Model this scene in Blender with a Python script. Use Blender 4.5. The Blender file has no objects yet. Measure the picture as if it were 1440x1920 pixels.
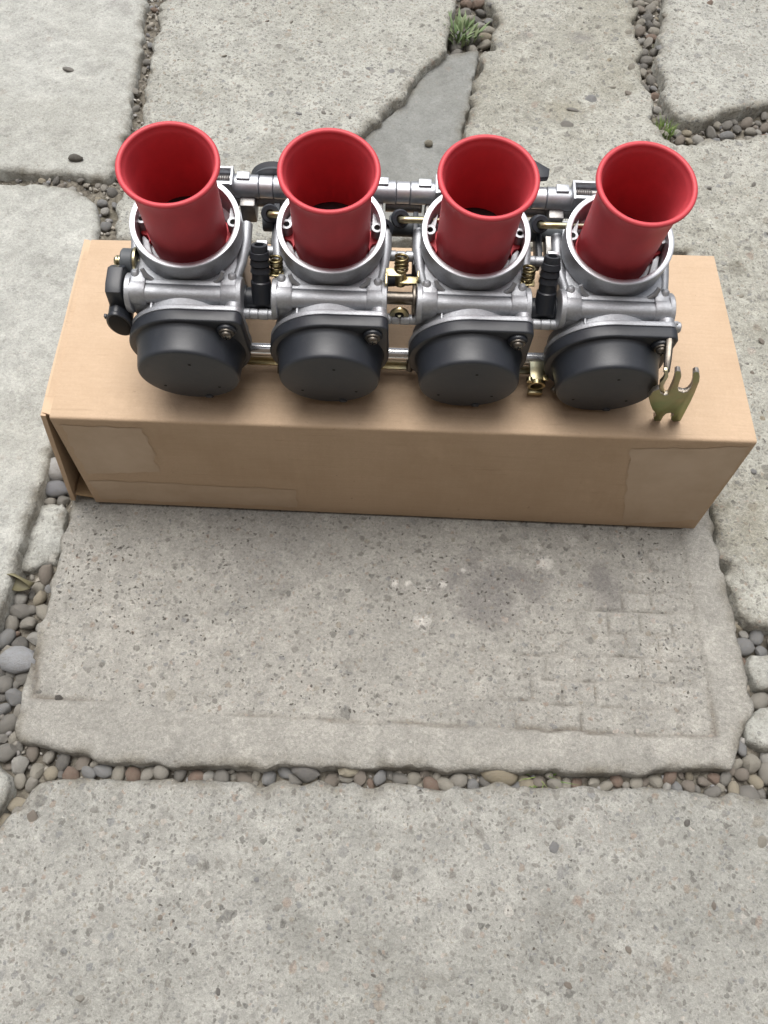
import bpy, bmesh, math, random
import numpy as np
from mathutils import Vector, Matrix

# ------------------------------------------------------------------ camera
F_PX, CAM_H, PITCH, ROLL = 1572.38, 0.529673, 1.0724317, 0.0440363
scene = bpy.context.scene
col = scene.collection
cp, sp = math.cos(PITCH), math.sin(PITCH)
FWD = np.array([0, cp, -sp]); R0 = np.array([1., 0, 0]); U0 = np.cross(R0, FWD)
cr, sr = math.cos(ROLL), math.sin(ROLL)
RGT = cr * R0 + sr * U0; UPV = -sr * R0 + cr * U0
CAM = np.array([0., 0, CAM_H])
cd = bpy.data.cameras.new('camera'); cam = bpy.data.objects.new('camera', cd); col.objects.link(cam)
cd.sensor_fit = 'VERTICAL'; cd.sensor_height = 36; cd.sensor_width = 27
cd.lens = F_PX / 1920 * 36; cd.clip_start = 0.01; cd.clip_end = 200
mw = Matrix.Identity(4)
for r in range(3):
    mw[r][0], mw[r][1], mw[r][2], mw[r][3] = RGT[r], UPV[r], -FWD[r], CAM[r]
cam.matrix_world = mw
scene.camera = cam

# ------------------------------------------------------------------ light
SUN_EL, SUN_AZ = math.radians(76), math.radians(-20)     # azimuth from +y (ahead of the camera) towards +x
w = bpy.data.worlds.new('World'); scene.world = w; w.use_nodes = True
nt = w.node_tree; bg = nt.nodes['Background']
sky = nt.nodes.new('ShaderNodeTexSky'); sky.sky_type = 'NISHITA'; sky.sun_disc = False
sky.sun_elevation = SUN_EL; sky.sun_rotation = SUN_AZ
sky.air_density = 1.0; sky.dust_density = 6.0; sky.ozone_density = 1.0
hs = nt.nodes.new('ShaderNodeHueSaturation'); hs.inputs['Saturation'].default_value = 0.42
nt.links.new(sky.outputs[0], hs.inputs['Color']); nt.links.new(hs.outputs[0], bg.inputs[0])
bg.inputs[1].default_value = 0.06
sl = bpy.data.lights.new('sun', 'SUN'); sl.energy = 1.5; sl.angle = math.radians(46); sl.color = (1, 0.98, 0.95)
so = bpy.data.objects.new('sun', sl); col.objects.link(so)
sdir = Vector((math.sin(SUN_AZ) * math.cos(SUN_EL), math.cos(SUN_AZ) * math.cos(SUN_EL), math.sin(SUN_EL)))
so.rotation_euler = sdir.to_track_quat('Z', 'Y').to_euler(); so.location = (0, 0, 3)
vs = scene.view_settings
vs.view_transform = 'Standard'; vs.look = 'None'; vs.gamma = 1.0; vs.exposure = 1.08; vs.use_curve_mapping = False

# ------------------------------------------------------------------ helpers
def ray(px, py): return FWD + (px - 720) / F_PX * RGT - (py - 960) / F_PX * UPV
def G(px, py, z=0.0):
    d = ray(px, py); t = (z - CAM[2]) / d[2]; return CAM + t * d
# frame of the carburettor bank: x along the bank, -y out of the caps, z along the funnels, millimetres
BO = np.array([0.00418287, 0.35800068, 0.19893984])
BX = np.array([0.99957941, 0.02411342, -0.01611045]); BU = np.array([0.02054163, -0.19658641, 0.9802713])
BY = -np.array([0.0204706, -0.98018994, -0.19699906])
BM = np.array([BX, BY, BU])
def inv(px, py, y):
    d = BM @ ray(px, py); q = BM @ (CAM - BO); t = (y * 1e-3 - q[1]) / d[1]; return (q + t * d) * 1e3

def tag(o, label, cat, group=None, kind=None):
    if label: o['label'] = label
    if cat: o['category'] = cat
    if group: o['group'] = group
    if kind: o['kind'] = kind
    return o
def make_mesh(name, V, Fc, m=None, smooth=35):
    me = bpy.data.meshes.new(name); me.from_pydata([tuple(v) for v in V], [], Fc)
    if m: me.materials.append(m)
    if smooth:
        me.polygons.foreach_set('use_smooth', [True] * len(me.polygons))
        me.set_sharp_from_angle(angle=math.radians(smooth))
    me.update(); return me
def obj(name, me, parent=None, loc=(0, 0, 0)):
    o = bpy.data.objects.new(name, me); col.objects.link(o); o.location = loc
    if parent: o.parent = parent
    return o

class MB:
    """collects shapes (coordinates in mm) into one mesh"""
    def __init__(s): s.V = []; s.F = []
    def add(s, V, Fc):
        b = len(s.V); s.V += [tuple(v) for v in V]; s.F += [[i + b for i in f] for f in Fc]; return s
    def bm(s, b):
        b.verts.index_update()
        s.add([v.co[:] for v in b.verts], [[v.index for v in f.verts] for f in b.faces]); b.free(); return s
    def lathe(s, prof, axis='z', c=(0, 0, 0), n=48, sx=1.0, direction=None, closed=False):
        V = []; 
        if direction is not None:
            q = Vector(direction).to_track_quat('Z', 'Y').to_matrix()
        for (r, h) in prof:
            for k in range(n):
                a = 2 * math.pi * k / n; u, v = r * math.cos(a) * sx, r * math.sin(a)
                if direction is not None: p = q @ Vector((u, v, h))
                elif axis == 'z': p = (u, v, h)
                elif axis == 'x': p = (h, u, v)
                else: p = (u, h, v)
                V.append((p[0] + c[0], p[1] + c[1], p[2] + c[2]))
        Fc = []; m = len(prof)
        for i in range(m if closed else m - 1):
            j = (i + 1) % m
            for k in range(n):
                k2 = (k + 1) % n; Fc.append([i * n + k, i * n + k2, j * n + k2, j * n + k])
        if not closed:
            if prof[0][0] > 1e-6: Fc.append([k for k in range(n)][::-1])
            if prof[-1][0] > 1e-6: Fc.append([(m - 1) * n + k for k in range(n)])
        return s.add(V, Fc)
    def cyl(s, a, b, r, n=20, bev=0.0, r2=None):
        a = Vector(a); b = Vector(b); L = (b - a).length; r2 = r if r2 is None else r2
        p = [(r, 0), (r2, L)] if bev <= 0 else [(r - bev, 0), (r, bev), (r2, L - bev), (r2 - bev, L)]
        return s.lathe(p, c=tuple(a), n=n, direction=(b - a))
    def tube(s, pts, r, n=12):
        P = [Vector(p) for p in pts]; V = []; Fc = []
        rs = r if isinstance(r, (list, tuple)) else [r] * len(P)
        t = (P[1] - P[0]).normalized(); up = Vector((0, 0, 1)) if abs(t.z) < .9 else Vector((0, 1, 0))
        nrm = t.cross(up).normalized()
        for i, p in enumerate(P):
            t = (P[min(i + 1, len(P) - 1)] - P[max(i - 1, 0)]).normalized()
            nrm = (nrm - t * nrm.dot(t)).normalized(); bn = t.cross(nrm)
            for k in range(n):
                a = 2 * math.pi * k / n; V.append(p + (nrm * math.cos(a) + bn * math.sin(a)) * rs[i])
        for i in range(len(P) - 1):
            for k in range(n):
                k2 = (k + 1) % n; Fc.append([i * n + k, i * n + k2, (i + 1) * n + k2, (i + 1) * n + k])
        Fc.append(list(range(n))[::-1]); Fc.append([(len(P) - 1) * n + k for k in range(n)])
        return s.add(V, Fc)
    def box(s, c, size, bev=0.4, rot=None):
        b = bmesh.new(); bmesh.ops.create_cube(b, size=1.0)
        bmesh.ops.scale(b, vec=size, verts=b.verts)
        if bev: bmesh.ops.bevel(b, geom=b.edges[:], offset=bev, segments=2, affect='EDGES', profile=0.5)
        if rot: bmesh.ops.rotate(b, matrix=Matrix.Rotation(rot[1], 3, rot[0]), verts=b.verts)
        bmesh.ops.translate(b, vec=c, verts=b.verts); return s.bm(b)
    def prism(s, pts, axis, h0, h1, bev=0.4, seg=2):
        """outline pts in the plane across axis, from h0 to h1"""
        b = bmesh.new(); vs_ = []
        for (u, v) in pts:
            vs_.append(b.verts.new({'y': (u, h0, v), 'x': (h0, u, v), 'z': (u, v, h0)}[axis]))
        f = b.faces.new(vs_)
        r = bmesh.ops.extrude_face_region(b, geom=[f])
        d = {'y': (0, h1 - h0, 0), 'x': (h1 - h0, 0, 0), 'z': (0, 0, h1 - h0)}[axis]
        nv = [e for e in r['geom'] if isinstance(e, bmesh.types.BMVert)]
        bmesh.ops.translate(b, vec=d, verts=nv)
        bmesh.ops.recalc_face_normals(b, faces=b.faces[:])
        if bev:
            ed = [e for e in b.edges if len(e.link_faces) == 2 and e.calc_face_angle(0) > 1.2]
            bmesh.ops.bevel(b, geom=ed, offset=bev, segments=seg, affect='EDGES', profile=0.5)
        return s.bm(b)
    def mesh(s, name, m, smooth=35, scale=1e-3, off=(0, 0, 0)):
        me = make_mesh(name, [((v[0] + off[0]) * scale, (v[1] + off[1]) * scale, (v[2] + off[2]) * scale) for v in s.V], s.F, m, None)
        b = bmesh.new(); b.from_mesh(me); bmesh.ops.recalc_face_normals(b, faces=b.faces[:]); b.to_mesh(me); b.free()
        if smooth:
            me.polygons.foreach_set('use_smooth', [True] * len(me.polygons)); me.set_sharp_from_angle(angle=math.radians(smooth))
        return me

# numpy noise
def vnoise(x, y, seed=0):
    xi = np.floor(x).astype(np.int64); yi = np.floor(y).astype(np.int64); fx = x - xi; fy = y - yi
    fx = fx * fx * fx * (fx * (fx * 6 - 15) + 10); fy = fy * fy * fy * (fy * (fy * 6 - 15) + 10)
    def h(a, b):
        n = (a * 374761393 + b * 668265263 + seed * 1442695041) & 0x7fffffff
        n = ((n ^ (n >> 13)) * 1274126177) & 0x7fffffff
        return ((n ^ (n >> 16)) & 0xffff) / 65535.0
    return (h(xi, yi) * (1 - fx) + h(xi + 1, yi) * fx) * (1 - fy) + (h(xi, yi + 1) * (1 - fx) + h(xi + 1, yi + 1) * fx) * fy
def fbm(x, y, s, oct=4, seed=0, gain=0.5):
    t = 0; a = 1; n = 0
    for o in range(oct):
        t = t + a * (vnoise(x * s * 2 ** o, y * s * 2 ** o, seed + o * 17) - 0.5); n += a; a *= gain
    return t / n * 2
def smooth01(t): t = np.clip(t, 0, 1); return t * t * (3 - 2 * t)
def sdf(pts, poly):
    """signed distance, positive inside"""
    poly = np.asarray(poly); A = poly; B = np.roll(poly, -1, 0)
    best = np.full(len(pts), 1e9); cx = np.zeros((len(pts), 2)); inside = np.zeros(len(pts), bool)
    for a, b in zip(A, B):
        ab = b - a; t = np.clip(((pts - a) @ ab) / (ab @ ab + 1e-18), 0, 1)
        q = a + t[:, None] * ab; d = np.hypot(*(pts - q).T)
        m = d < best; best[m] = d[m]; cx[m] = q[m]
        c = ((a[1] > pts[:, 1]) != (b[1] > pts[:, 1])) & (pts[:, 0] < (b[0] - a[0]) * (pts[:, 1] - a[1]) / (b[1] - a[1] + 1e-18) + a[0])
        inside ^= c
    return np.where(inside, best, -best), cx

def sdf_near(pts, poly, band=0.022):
    """like sdf, but distances beyond the band are only known to be large"""
    A = poly; B = np.roll(poly, -1, 0); best = np.full(len(pts), 1.0); cx = pts.copy(); inside = np.zeros(len(pts), bool)
    order = np.argsort(pts[:, 1], kind='stable'); ys = pts[order, 1]
    for a, b in zip(A, B):
        lo, hi = np.searchsorted(ys, min(a[1], b[1]) - band), np.searchsorted(ys, max(a[1], b[1]) + band)
        idx = order[lo:hi]; P = pts[idx]
        c = ((a[1] > P[:, 1]) != (b[1] > P[:, 1])) & (P[:, 0] < (b[0] - a[0]) * (P[:, 1] - a[1]) / (b[1] - a[1] + 1e-18) + a[0])
        inside[idx[c]] ^= True
        k = (P[:, 0] > min(a[0], b[0]) - band) & (P[:, 0] < max(a[0], b[0]) + band); idx = idx[k]; P = P[k]
        if not len(idx): continue
        ab = b - a; t = np.clip(((P - a) @ ab) / (ab @ ab + 1e-18), 0, 1); q = a + t[:, None] * ab; d = np.hypot(*(P - q).T)
        m = d < best[idx]; best[idx[m]] = d[m]; cx[idx[m]] = q[m]
    return np.where(inside, best, -best), cx

# ------------------------------------------------------------------ materials
class N:
    def __init__(s, name):
        s.m = bpy.data.materials.new(name); s.m.use_nodes = True; s.t = s.m.node_tree; s.b = s.t.nodes['Principled BSDF']
    def n(s, typ, **kw):
        x = s.t.nodes.new(typ)
        for k, v in kw.items():
            if k in x.inputs: x.inputs[k].default_value = v
            else: setattr(x, k, v)
        return x
    def l(s, a, b): s.t.links.new(a, b)
    def set(s, **kw):
        for k, v in kw.items(): s.b.inputs[k].default_value = v
        return s
    def coord(s, kind='Object'): return s.n('ShaderNodeTexCoord').outputs[kind]
    def noise(s, vec, scale, detail=4, rough=0.5, off=None):
        if off is not None:
            mp = s.n('ShaderNodeMapping'); mp.inputs['Location'].default_value = off; s.l(vec, mp.inputs[0]); vec = mp.outputs[0]
        x = s.n('ShaderNodeTexNoise'); x.inputs['Scale'].default_value = scale; x.inputs['Detail'].default_value = detail; x.inputs['Roughness'].default_value = rough
        s.l(vec, x.inputs['Vector']); return x.outputs['Fac']
    def ramp(s, fac, stops, interp='LINEAR'):
        x = s.n('ShaderNodeValToRGB'); e = x.color_ramp.elements; x.color_ramp.interpolation = interp
        while len(e) < len(stops): e.new(0.5)
        for el, (p, c) in zip(e, stops):
            el.position = p; el.color = c if len(c) == 4 else (*c, 1)
        s.l(fac, x.inputs[0]); return x.outputs[0]
    def mr(s, fac, a, b, c=0.0, d=1.0):
        x = s.n('ShaderNodeMapRange'); x.inputs[1].default_value = a; x.inputs[2].default_value = b; x.inputs[3].default_value = c; x.inputs[4].default_value = d
        s.l(fac, x.inputs[0]); return x.outputs[0]
    def math(s, op, a, b=None):
        x = s.n('ShaderNodeMath', operation=op)
        for i, v in enumerate((a, b)):
            if v is None: continue
            if isinstance(v, (int, float)): x.inputs[i].default_value = v
            else: s.l(v, x.inputs[i])
        return x.outputs[0]
    def mix(s, fac, a, b, blend='MIX'):
        x = s.n('ShaderNodeMix', data_type='RGBA', blend_type=blend)
        for i, v in ((0, fac), (6, a), (7, b)):
            if isinstance(v, (int, float)): x.inputs[i].default_value = v
            elif isinstance(v, tuple): x.inputs[i].default_value = (*v, 1) if len(v) == 3 else v
            else: s.l(v, x.inputs[i])
        return x.outputs[2]
    def bump(s, h, strength, dist, prev=None):
        x = s.n('ShaderNodeBump'); x.inputs['Strength'].default_value = strength; x.inputs['Distance'].default_value = dist
        s.l(h, x.inputs['Height'])
        if prev is not None: s.l(prev, x.inputs['Normal'])
        return x.outputs[0]
    def done(s, color=None, rough=None, normal=None):
        if color is not None: s.l(color, s.b.inputs['Base Color'])
        if rough is not None: s.l(rough, s.b.inputs['Roughness'])
        if normal is not None: s.l(normal, s.b.inputs['Normal'])
        return s.m

def concrete(name, base=(0.36, 0.345, 0.31), stone=1.0, big=1.0, seed=0.0, pits=0.5, stain=(0.30, 0.28, 0.24), spots=(), soft=0.5, grain=1.0):
    s = N(name); P0 = s.n('ShaderNodeNewGeometry').outputs['Position']
    mp = s.n('ShaderNodeMapping'); mp.inputs['Location'].default_value = (seed, seed * 1.7, seed * 0.3); s.l(P0, mp.inputs[0]); P = mp.outputs[0]
    warp = s.n('ShaderNodeTexNoise'); warp.inputs['Scale'].default_value = 240; warp.inputs['Detail'].default_value = 3; s.l(P, warp.inputs['Vector'])
    wv = s.n('ShaderNodeVectorMath', operation='SCALE'); wv.inputs['Scale'].default_value = 0.005; s.l(warp.outputs['Color'], wv.inputs[0])
    wa = s.n('ShaderNodeVectorMath', operation='ADD'); s.l(P, wa.inputs[0]); s.l(wv.outputs[0], wa.inputs[1]); PW = wa.outputs[0]
    att = s.n('ShaderNodeAttribute', attribute_name='wear').outputs['Fac']
    fine = s.noise(P, 520, 4, 0.75); mid = s.noise(P, 70, 5, 0.65); broad = s.noise(P, 7, 4, 0.55)
    k = lambda f: tuple(min(1, x * f) for x in base)
    c = s.mix(s.mr(mid, 0.36, 0.66), k(1.10), k(0.84))
    c = s.mix(s.mr(broad, 0.42, 0.68, 0, 0.75), c, stain, 'MIX')
    dirt = s.noise(P, 17, 6, 0.7, off=(3.1, 0.7, 0))
    c = s.mix(s.mr(dirt, 0.52, 0.72, 0, 0.5), c, tuple(x * 0.68 for x in stain))
    pale = s.noise(P, 34, 5, 0.7, off=(9.1, 4.7, 0))
    c = s.mix(s.mr(pale, 0.54, 0.70, 0, 0.55), c, k(1.32))
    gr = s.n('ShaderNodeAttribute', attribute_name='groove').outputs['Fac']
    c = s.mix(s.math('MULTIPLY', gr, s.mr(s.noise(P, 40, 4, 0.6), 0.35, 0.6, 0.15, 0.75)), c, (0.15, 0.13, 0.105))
    ed = s.n('ShaderNodeAttribute', attribute_name='edge').outputs['Fac']
    c = s.mix(s.math('MULTIPLY', ed, s.mr(s.noise(P, 48, 5, 0.65, off=(2, 8, 0)), 0.40, 0.62, 0.0, 0.75)), c, (0.15, 0.135, 0.105))
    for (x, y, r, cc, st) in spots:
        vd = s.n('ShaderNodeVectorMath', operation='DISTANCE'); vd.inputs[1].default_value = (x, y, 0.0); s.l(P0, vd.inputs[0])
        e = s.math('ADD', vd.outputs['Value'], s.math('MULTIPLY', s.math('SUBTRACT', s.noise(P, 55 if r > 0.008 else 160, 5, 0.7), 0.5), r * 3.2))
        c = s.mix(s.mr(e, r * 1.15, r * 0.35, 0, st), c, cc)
    def stones(scale, amt, hi, kk, c, lo=-0.05, up=0.12):
        v = s.n('ShaderNodeTexVoronoi'); v.inputs['Scale'].default_value = scale; v.inputs['Randomness'].default_value = 1.0; s.l(PW, v.inputs['Vector'])
        sep = s.n('ShaderNodeSeparateColor'); s.l(v.outputs['Color'], sep.inputs[0])
        rad = s.mr(sep.outputs[0], 1 - amt, 1.0, 0.0, hi)
        msk = s.math('MULTIPLY', s.mr(s.math('SUBTRACT', rad, v.outputs['Distance']), lo * 0.3, up), att)
        colr = s.ramp(sep.outputs[1], [(0.0, (0.10, 0.097, 0.09)), (0.24, (0.17, 0.16, 0.142)), (0.46, (0.22, 0.215, 0.20)), (0.66, (0.175, 0.18, 0.185)), (0.84, (0.26, 0.235, 0.19)), (0.94, (0.27, 0.205, 0.165)), (1.0, (0.48, 0.46, 0.42))])
        return s.mix(s.math('MULTIPLY', msk, kk), c, colr), msk
    c, m1 = stones(430, min(1, 0.85 * stone), 0.60, 0.6 * soft + 0.34, c)
    c, m2 = stones(250, 0.34 * stone, 0.62, 0.8 * soft + 0.25, c)
    c, m3 = stones(125, 0.20 * big, 0.55, 0.7 * soft + 0.2, c)
    gv = s.n('ShaderNodeTexVoronoi'); gv.inputs['Scale'].default_value = 640; s.l(PW, gv.inputs['Vector'])
    gs = s.n('ShaderNodeSeparateColor'); s.l(gv.outputs['Color'], gs.inputs[0])
    hf = s.noise(P, 1500, 3, 0.8)
    g = s.math('MULTIPLY', s.mr(gs.outputs[0], 0.0, 1.0, 1 - 0.12 * grain, 1 + 0.10 * grain), s.mr(hf, 0.36, 0.64, 1 - 0.16 * grain, 1 + 0.14 * grain))
    g = s.math('MULTIPLY', g, s.mr(fine, 0.38, 0.62, 1 - 0.09 * grain, 1 + 0.08 * grain))
    gc = s.n('ShaderNodeCombineColor'); [s.l(g, gc.inputs[i]) for i in range(3)]
    c = s.mix(1.0, c, gc.outputs[0], 'MULTIPLY')
    pv = s.n('ShaderNodeTexVoronoi'); pv.inputs['Scale'].default_value = 360; s.l(PW, pv.inputs['Vector'])
    psep = s.n('ShaderNodeSeparateColor'); s.l(pv.outputs['Color'], psep.inputs[0])
    dens = s.mr(s.noise(P, 12, 3, 0.5, off=(5, 5, 0)), 0.40, 0.62, 0.2, 1.0)
    prad = s.math('MULTIPLY', s.mr(psep.outputs[2], 1 - 0.22 * pits, 1.0, 0.0, 0.42), dens)
    pm = s.math('MULTIPLY', s.mr(s.math('SUBTRACT', prad, pv.outputs['Distance']), 0.0, 0.08), att)
    c = s.mix(s.math('MULTIPLY', pm, 0.8), c, (0.075, 0.066, 0.058))
    h = s.math('ADD', s.math('MULTIPLY', s.math('ADD', fine, s.math('MULTIPLY', gs.outputs[0], 0.25)), 0.7), s.math('MULTIPLY', s.noise(P, 190, 5, 0.65), 1.3))
    h = s.math('SUBTRACT', h, s.math('MULTIPLY', pm, 1.2))
    h = s.math('ADD', h, s.math('MULTIPLY', s.math('ADD', m2, m3), 0.25))
    s.set(Roughness=0.93, **{'Specular IOR Level': 0.22})
    return s.done(c, None, s.bump(h, 0.8, 0.0014))

def metal(name, colr, rough, var=0.08, bump=0.0, scale=300, metallic=1.0, tint=None):
    s = N(name); P = s.coord()
    n = s.noise(P, scale, 5, 0.6); n2 = s.noise(P, scale * 0.12, 4, 0.6)
    c = s.mix(s.mr(n, 0.3, 0.7), tuple(x * (1 - var) for x in colr), tuple(min(1, x * (1 + var)) for x in colr))
    if tint: c = s.mix(s.mr(n2, 0.4, 0.62, 0, 1), c, tint)
    else: c = s.mix(s.mr(n2, 0.45, 0.75, 0, 0.35), c, tuple(x * 0.72 for x in colr))
    s.set(Metallic=metallic)
    return s.done(c, s.mr(n2, 0.3, 0.7, rough - 0.06, rough + 0.08), s.bump(n, 0.35, bump) if bump else None)
def plastic(name, colr, rough, bump=0.0, scale=900, spec=0.5, dust=0.0):
    s = N(name); P = s.coord(); n = s.noise(P, scale, 4, 0.6); n2 = s.noise(P, 45, 5, 0.65)
    c = s.mix(s.mr(n2, 0.35, 0.75), tuple(x * 0.88 for x in colr), tuple(x * 1.12 for x in colr))
    if dust: c = s.mix(s.mr(s.noise(P, 130, 6, 0.75), 0.58, 0.85, 0, dust), c, (0.30, 0.28, 0.25))
    s.set(**{'Specular IOR Level': spec})
    return s.done(c, s.mr(n2, 0.3, 0.7, rough - 0.05, rough + 0.07), s.bump(n, 0.25, bump) if bump else None)

M = {}
def spot(px, py, r, c, st): g = G(px, py); return (float(g[0]), float(g[1]), r, c, st)
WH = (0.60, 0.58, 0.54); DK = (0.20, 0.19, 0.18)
M['slab'] = concrete('concrete_worn', (0.345, 0.335, 0.304), 0.8, 0.28, 0.0, 1.5, (0.275, 0.268, 0.245),
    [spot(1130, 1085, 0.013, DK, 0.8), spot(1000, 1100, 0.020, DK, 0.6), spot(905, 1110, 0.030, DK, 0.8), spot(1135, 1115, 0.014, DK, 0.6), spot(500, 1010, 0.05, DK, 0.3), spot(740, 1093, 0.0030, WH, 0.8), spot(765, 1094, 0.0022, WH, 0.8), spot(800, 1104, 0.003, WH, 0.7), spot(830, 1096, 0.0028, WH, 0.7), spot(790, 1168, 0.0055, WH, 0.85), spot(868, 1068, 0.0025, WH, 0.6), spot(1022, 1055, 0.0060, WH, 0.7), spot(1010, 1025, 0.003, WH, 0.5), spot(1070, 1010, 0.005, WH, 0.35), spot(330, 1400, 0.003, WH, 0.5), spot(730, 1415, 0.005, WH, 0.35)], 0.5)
M['slab_rough'] = concrete('concrete_rough', (0.395, 0.396, 0.36), 1.2, 1.5, 5.3, 0.45, (0.335, 0.332, 0.292), (), 0.55, 1.05)
M['slab_front'] = concrete('concrete_foreground', (0.340, 0.337, 0.310), 1.15, 1.2, 12.3, 0.7, (0.275, 0.275, 0.25), (), 0.5, 0.95)
M['slab_pale'] = concrete('concrete_pale', (0.42, 0.424, 0.395), 0.5, 0.6, 2.1, 0.3, (0.35, 0.35, 0.315), [spot(225, 28, 0.016, DK, 0.45), spot(135, 130, 0.012, DK, 0.25), spot(15, 262, 0.012, DK, 0.5), spot(95, 90, 0.02, DK, 0.15)], 0.3, 0.9)  # paler than the near slabs: light gradient put into the base colour
M['slab_erode'] = concrete('concrete_eroded', (0.395, 0.393, 0.352), 1.0, 1.7, 8.7, 0.8, (0.305, 0.298, 0.25), [spot(985, 74, 0.010, DK, 0.8), spot(1088, 82, 0.014, DK, 0.75), spot(1375, 520, 0.012, (0.09, 0.08, 0.06), 0.85), spot(1060, 215, 0.020, (0.27, 0.25, 0.19), 0.5), spot(1150, 160, 0.03, (0.25, 0.24, 0.19), 0.4), spot(1400, 1000, 0.03, (0.24, 0.225, 0.17), 0.5), spot(1420, 930, 0.02, (0.26, 0.25, 0.2), 0.4)], 0.5, 1.2)
M['mortar'] = concrete('mortar_patch', (0.255, 0.262, 0.250), 0.35, 0.5, 4.4, 0.3, (0.225, 0.228, 0.212), (), 0.3, 0.6)
def soil_mat():
    s = N('soil'); P = s.n('ShaderNodeNewGeometry').outputs['Position']
    n = s.noise(P, 220, 6, 0.7); n2 = s.noise(P, 25, 4, 0.6)
    c = s.ramp(n, [(0.34, (0.07, 0.062, 0.05)), (0.52, (0.17, 0.152, 0.122)), (0.70, (0.29, 0.27, 0.225))])
    c = s.mix(s.mr(n2, 0.5, 0.75, 0, 0.5), c, (0.15, 0.14, 0.10))
    s.set(Roughness=0.97); return s.done(c, None, s.bump(n, 0.9, 0.003))
M['soil'] = soil_mat()
def pebble_mat():
    s = N('pebble_stone'); oi = s.n('ShaderNodeObjectInfo').outputs['Random']; P = s.coord()
    c = s.ramp(oi, [(0.0, (0.26, 0.25, 0.23)), (0.18, (0.36, 0.34, 0.30)), (0.32, (0.18, 0.175, 0.165)), (0.42, (0.40, 0.375, 0.32)), (0.58, (0.28, 0.285, 0.29)), (0.68, (0.27, 0.235, 0.20)), (0.80, (0.42, 0.37, 0.28)), (0.88, (0.42, 0.41, 0.38)), (0.95, (0.25, 0.175, 0.135)), (1.0, (0.30, 0.29, 0.27))], 'CONSTANT')
    n = s.noise(P, 3.2, 6, 0.7); f = s.noise(P, 14, 4, 0.7)
    c = s.mix(s.mr(n, 0.35, 0.7, 0, 0.5), c, (0.29, 0.268, 0.23)); c = s.mix(s.mr(f, 0.5, 0.8, 0, 0.25), c, (0.14, 0.13, 0.115))
    s.set(Roughness=0.8, **{'Specular IOR Level': 0.3}); return s.done(c, None, s.bump(f, 0.6, 0.10))
M['pebble'] = pebble_mat()
def grit_mat():
    s = N('grit'); P = s.n('ShaderNodeNewGeometry').outputs['Random Per Island']
    c = s.ramp(P, [(0, (0.12, 0.11, 0.10)), (0.3, (0.25, 0.235, 0.205)), (0.6, (0.34, 0.31, 0.26)), (0.8, (0.2, 0.2, 0.21)), (1, (0.5, 0.48, 0.43))]); s.set(Roughness=0.9); return s.done(c)
M['grit'] = grit_mat()
def card_mat(name, colr, dark, flute=True, rough=0.82):
    s = N(name); P = s.coord(); n = s.noise(P, 700, 5, 0.7); n2 = s.noise(P, 14, 5, 0.6)
    st = s.n('ShaderNodeMapping'); st.inputs['Scale'].default_value = (40, 600, 600); s.l(P, st.inputs[0]); fib = s.noise(st.outputs[0], 1.0, 4, 0.7)
    c = s.mix(s.mr(n, 0.3, 0.7, 0, 1), tuple(x * 0.94 for x in colr), tuple(x * 1.05 for x in colr))
    c = s.mix(s.mr(fib, 0.35, 0.75, 0, 0.35), c, dark); c = s.mix(s.mr(n2, 0.42, 0.68, 0, 0.6), c, dark)
    pt = s.n('ShaderNodeNewGeometry').outputs['Pointiness']; c = s.mix(s.mr(pt, 0.515, 0.56, 0, 0.5), c, tuple(min(1, x * 1.25) for x in colr))
    scf = s.noise(st.outputs[0], 0.35, 5, 0.75, off=(7, 3, 1)); c = s.mix(s.mr(scf, 0.60, 0.70, 0, 0.35), c, tuple(x * 0.75 for x in dark))
    stn = s.noise(P, 26, 6, 0.7, off=(4, 1, 6)); c = s.mix(s.mr(stn, 0.58, 0.72, 0, 0.35), c, tuple(min(1, x * 1.2) for x in colr))
    spots = s.noise(P, 120, 3, 0.6, off=(1, 2, 3)); c = s.mix(s.mr(spots, 0.70, 0.76, 0, 0.5), c, tuple(x * 0.5 for x in dark))
    wv = s.n('ShaderNodeTexWave', bands_direction='X'); wv.inputs['Scale'].default_value = 48; wv.inputs['Distortion'].default_value = 0.3; s.l(P, wv.inputs['Vector'])
    h = s.math('ADD', s.math('MULTIPLY', wv.outputs['Fac'], 0.35 if flute else 0), n)
    s.set(Roughness=rough, **{'Specular IOR Level': 0.3}); return s.done(c, None, s.bump(h, 0.4, 0.0006))
M['card'] = card_mat('cardboard', (0.53, 0.390, 0.268), (0.43, 0.305, 0.195), rough=0.66)
M['card_raw'] = card_mat('cardboard_edge', (0.46, 0.33, 0.20), (0.28, 0.19, 0.11))
def tape_mat():
    s = N('packing_tape'); P = s.coord(); n = s.noise(P, 30, 5, 0.6)
    c = s.mix(s.mr(n, 0.35, 0.65), (0.535, 0.402, 0.28), (0.455, 0.33, 0.218))
    s.set(**{'Specular IOR Level': 0.5, 'Coat Weight': 0.15}); return s.done(c, s.mr(n, 0.3, 0.7, 0.32, 0.5), s.bump(n, 0.4, 0.0006))
M['tape'] = tape_mat()
M['alu'] = metal('cast_aluminium', (0.46, 0.475, 0.50), 0.54, 0.10, 0.0004, 900, 0.8)
M['alu_bright'] = metal('machined_aluminium', (0.64, 0.65, 0.68), 0.45, 0.03, 0.0, 900)
M['alu_dark'] = metal('aged_aluminium', (0.34, 0.33, 0.32), 0.5, 0.15, 0.0003, 500)
M['rail'] = metal('rail_aluminium', (0.50, 0.52, 0.55), 0.48, 0.06, 0.0002, 700)
M['brass'] = metal('zinc_yellow', (0.56, 0.47, 0.26), 0.34, 0.10, 0.0001, 300, tint=(0.40, 0.40, 0.30))
M['spring'] = metal('spring_steel', (0.27, 0.225, 0.12), 0.36, 0.15, 0.0, 300)
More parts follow.
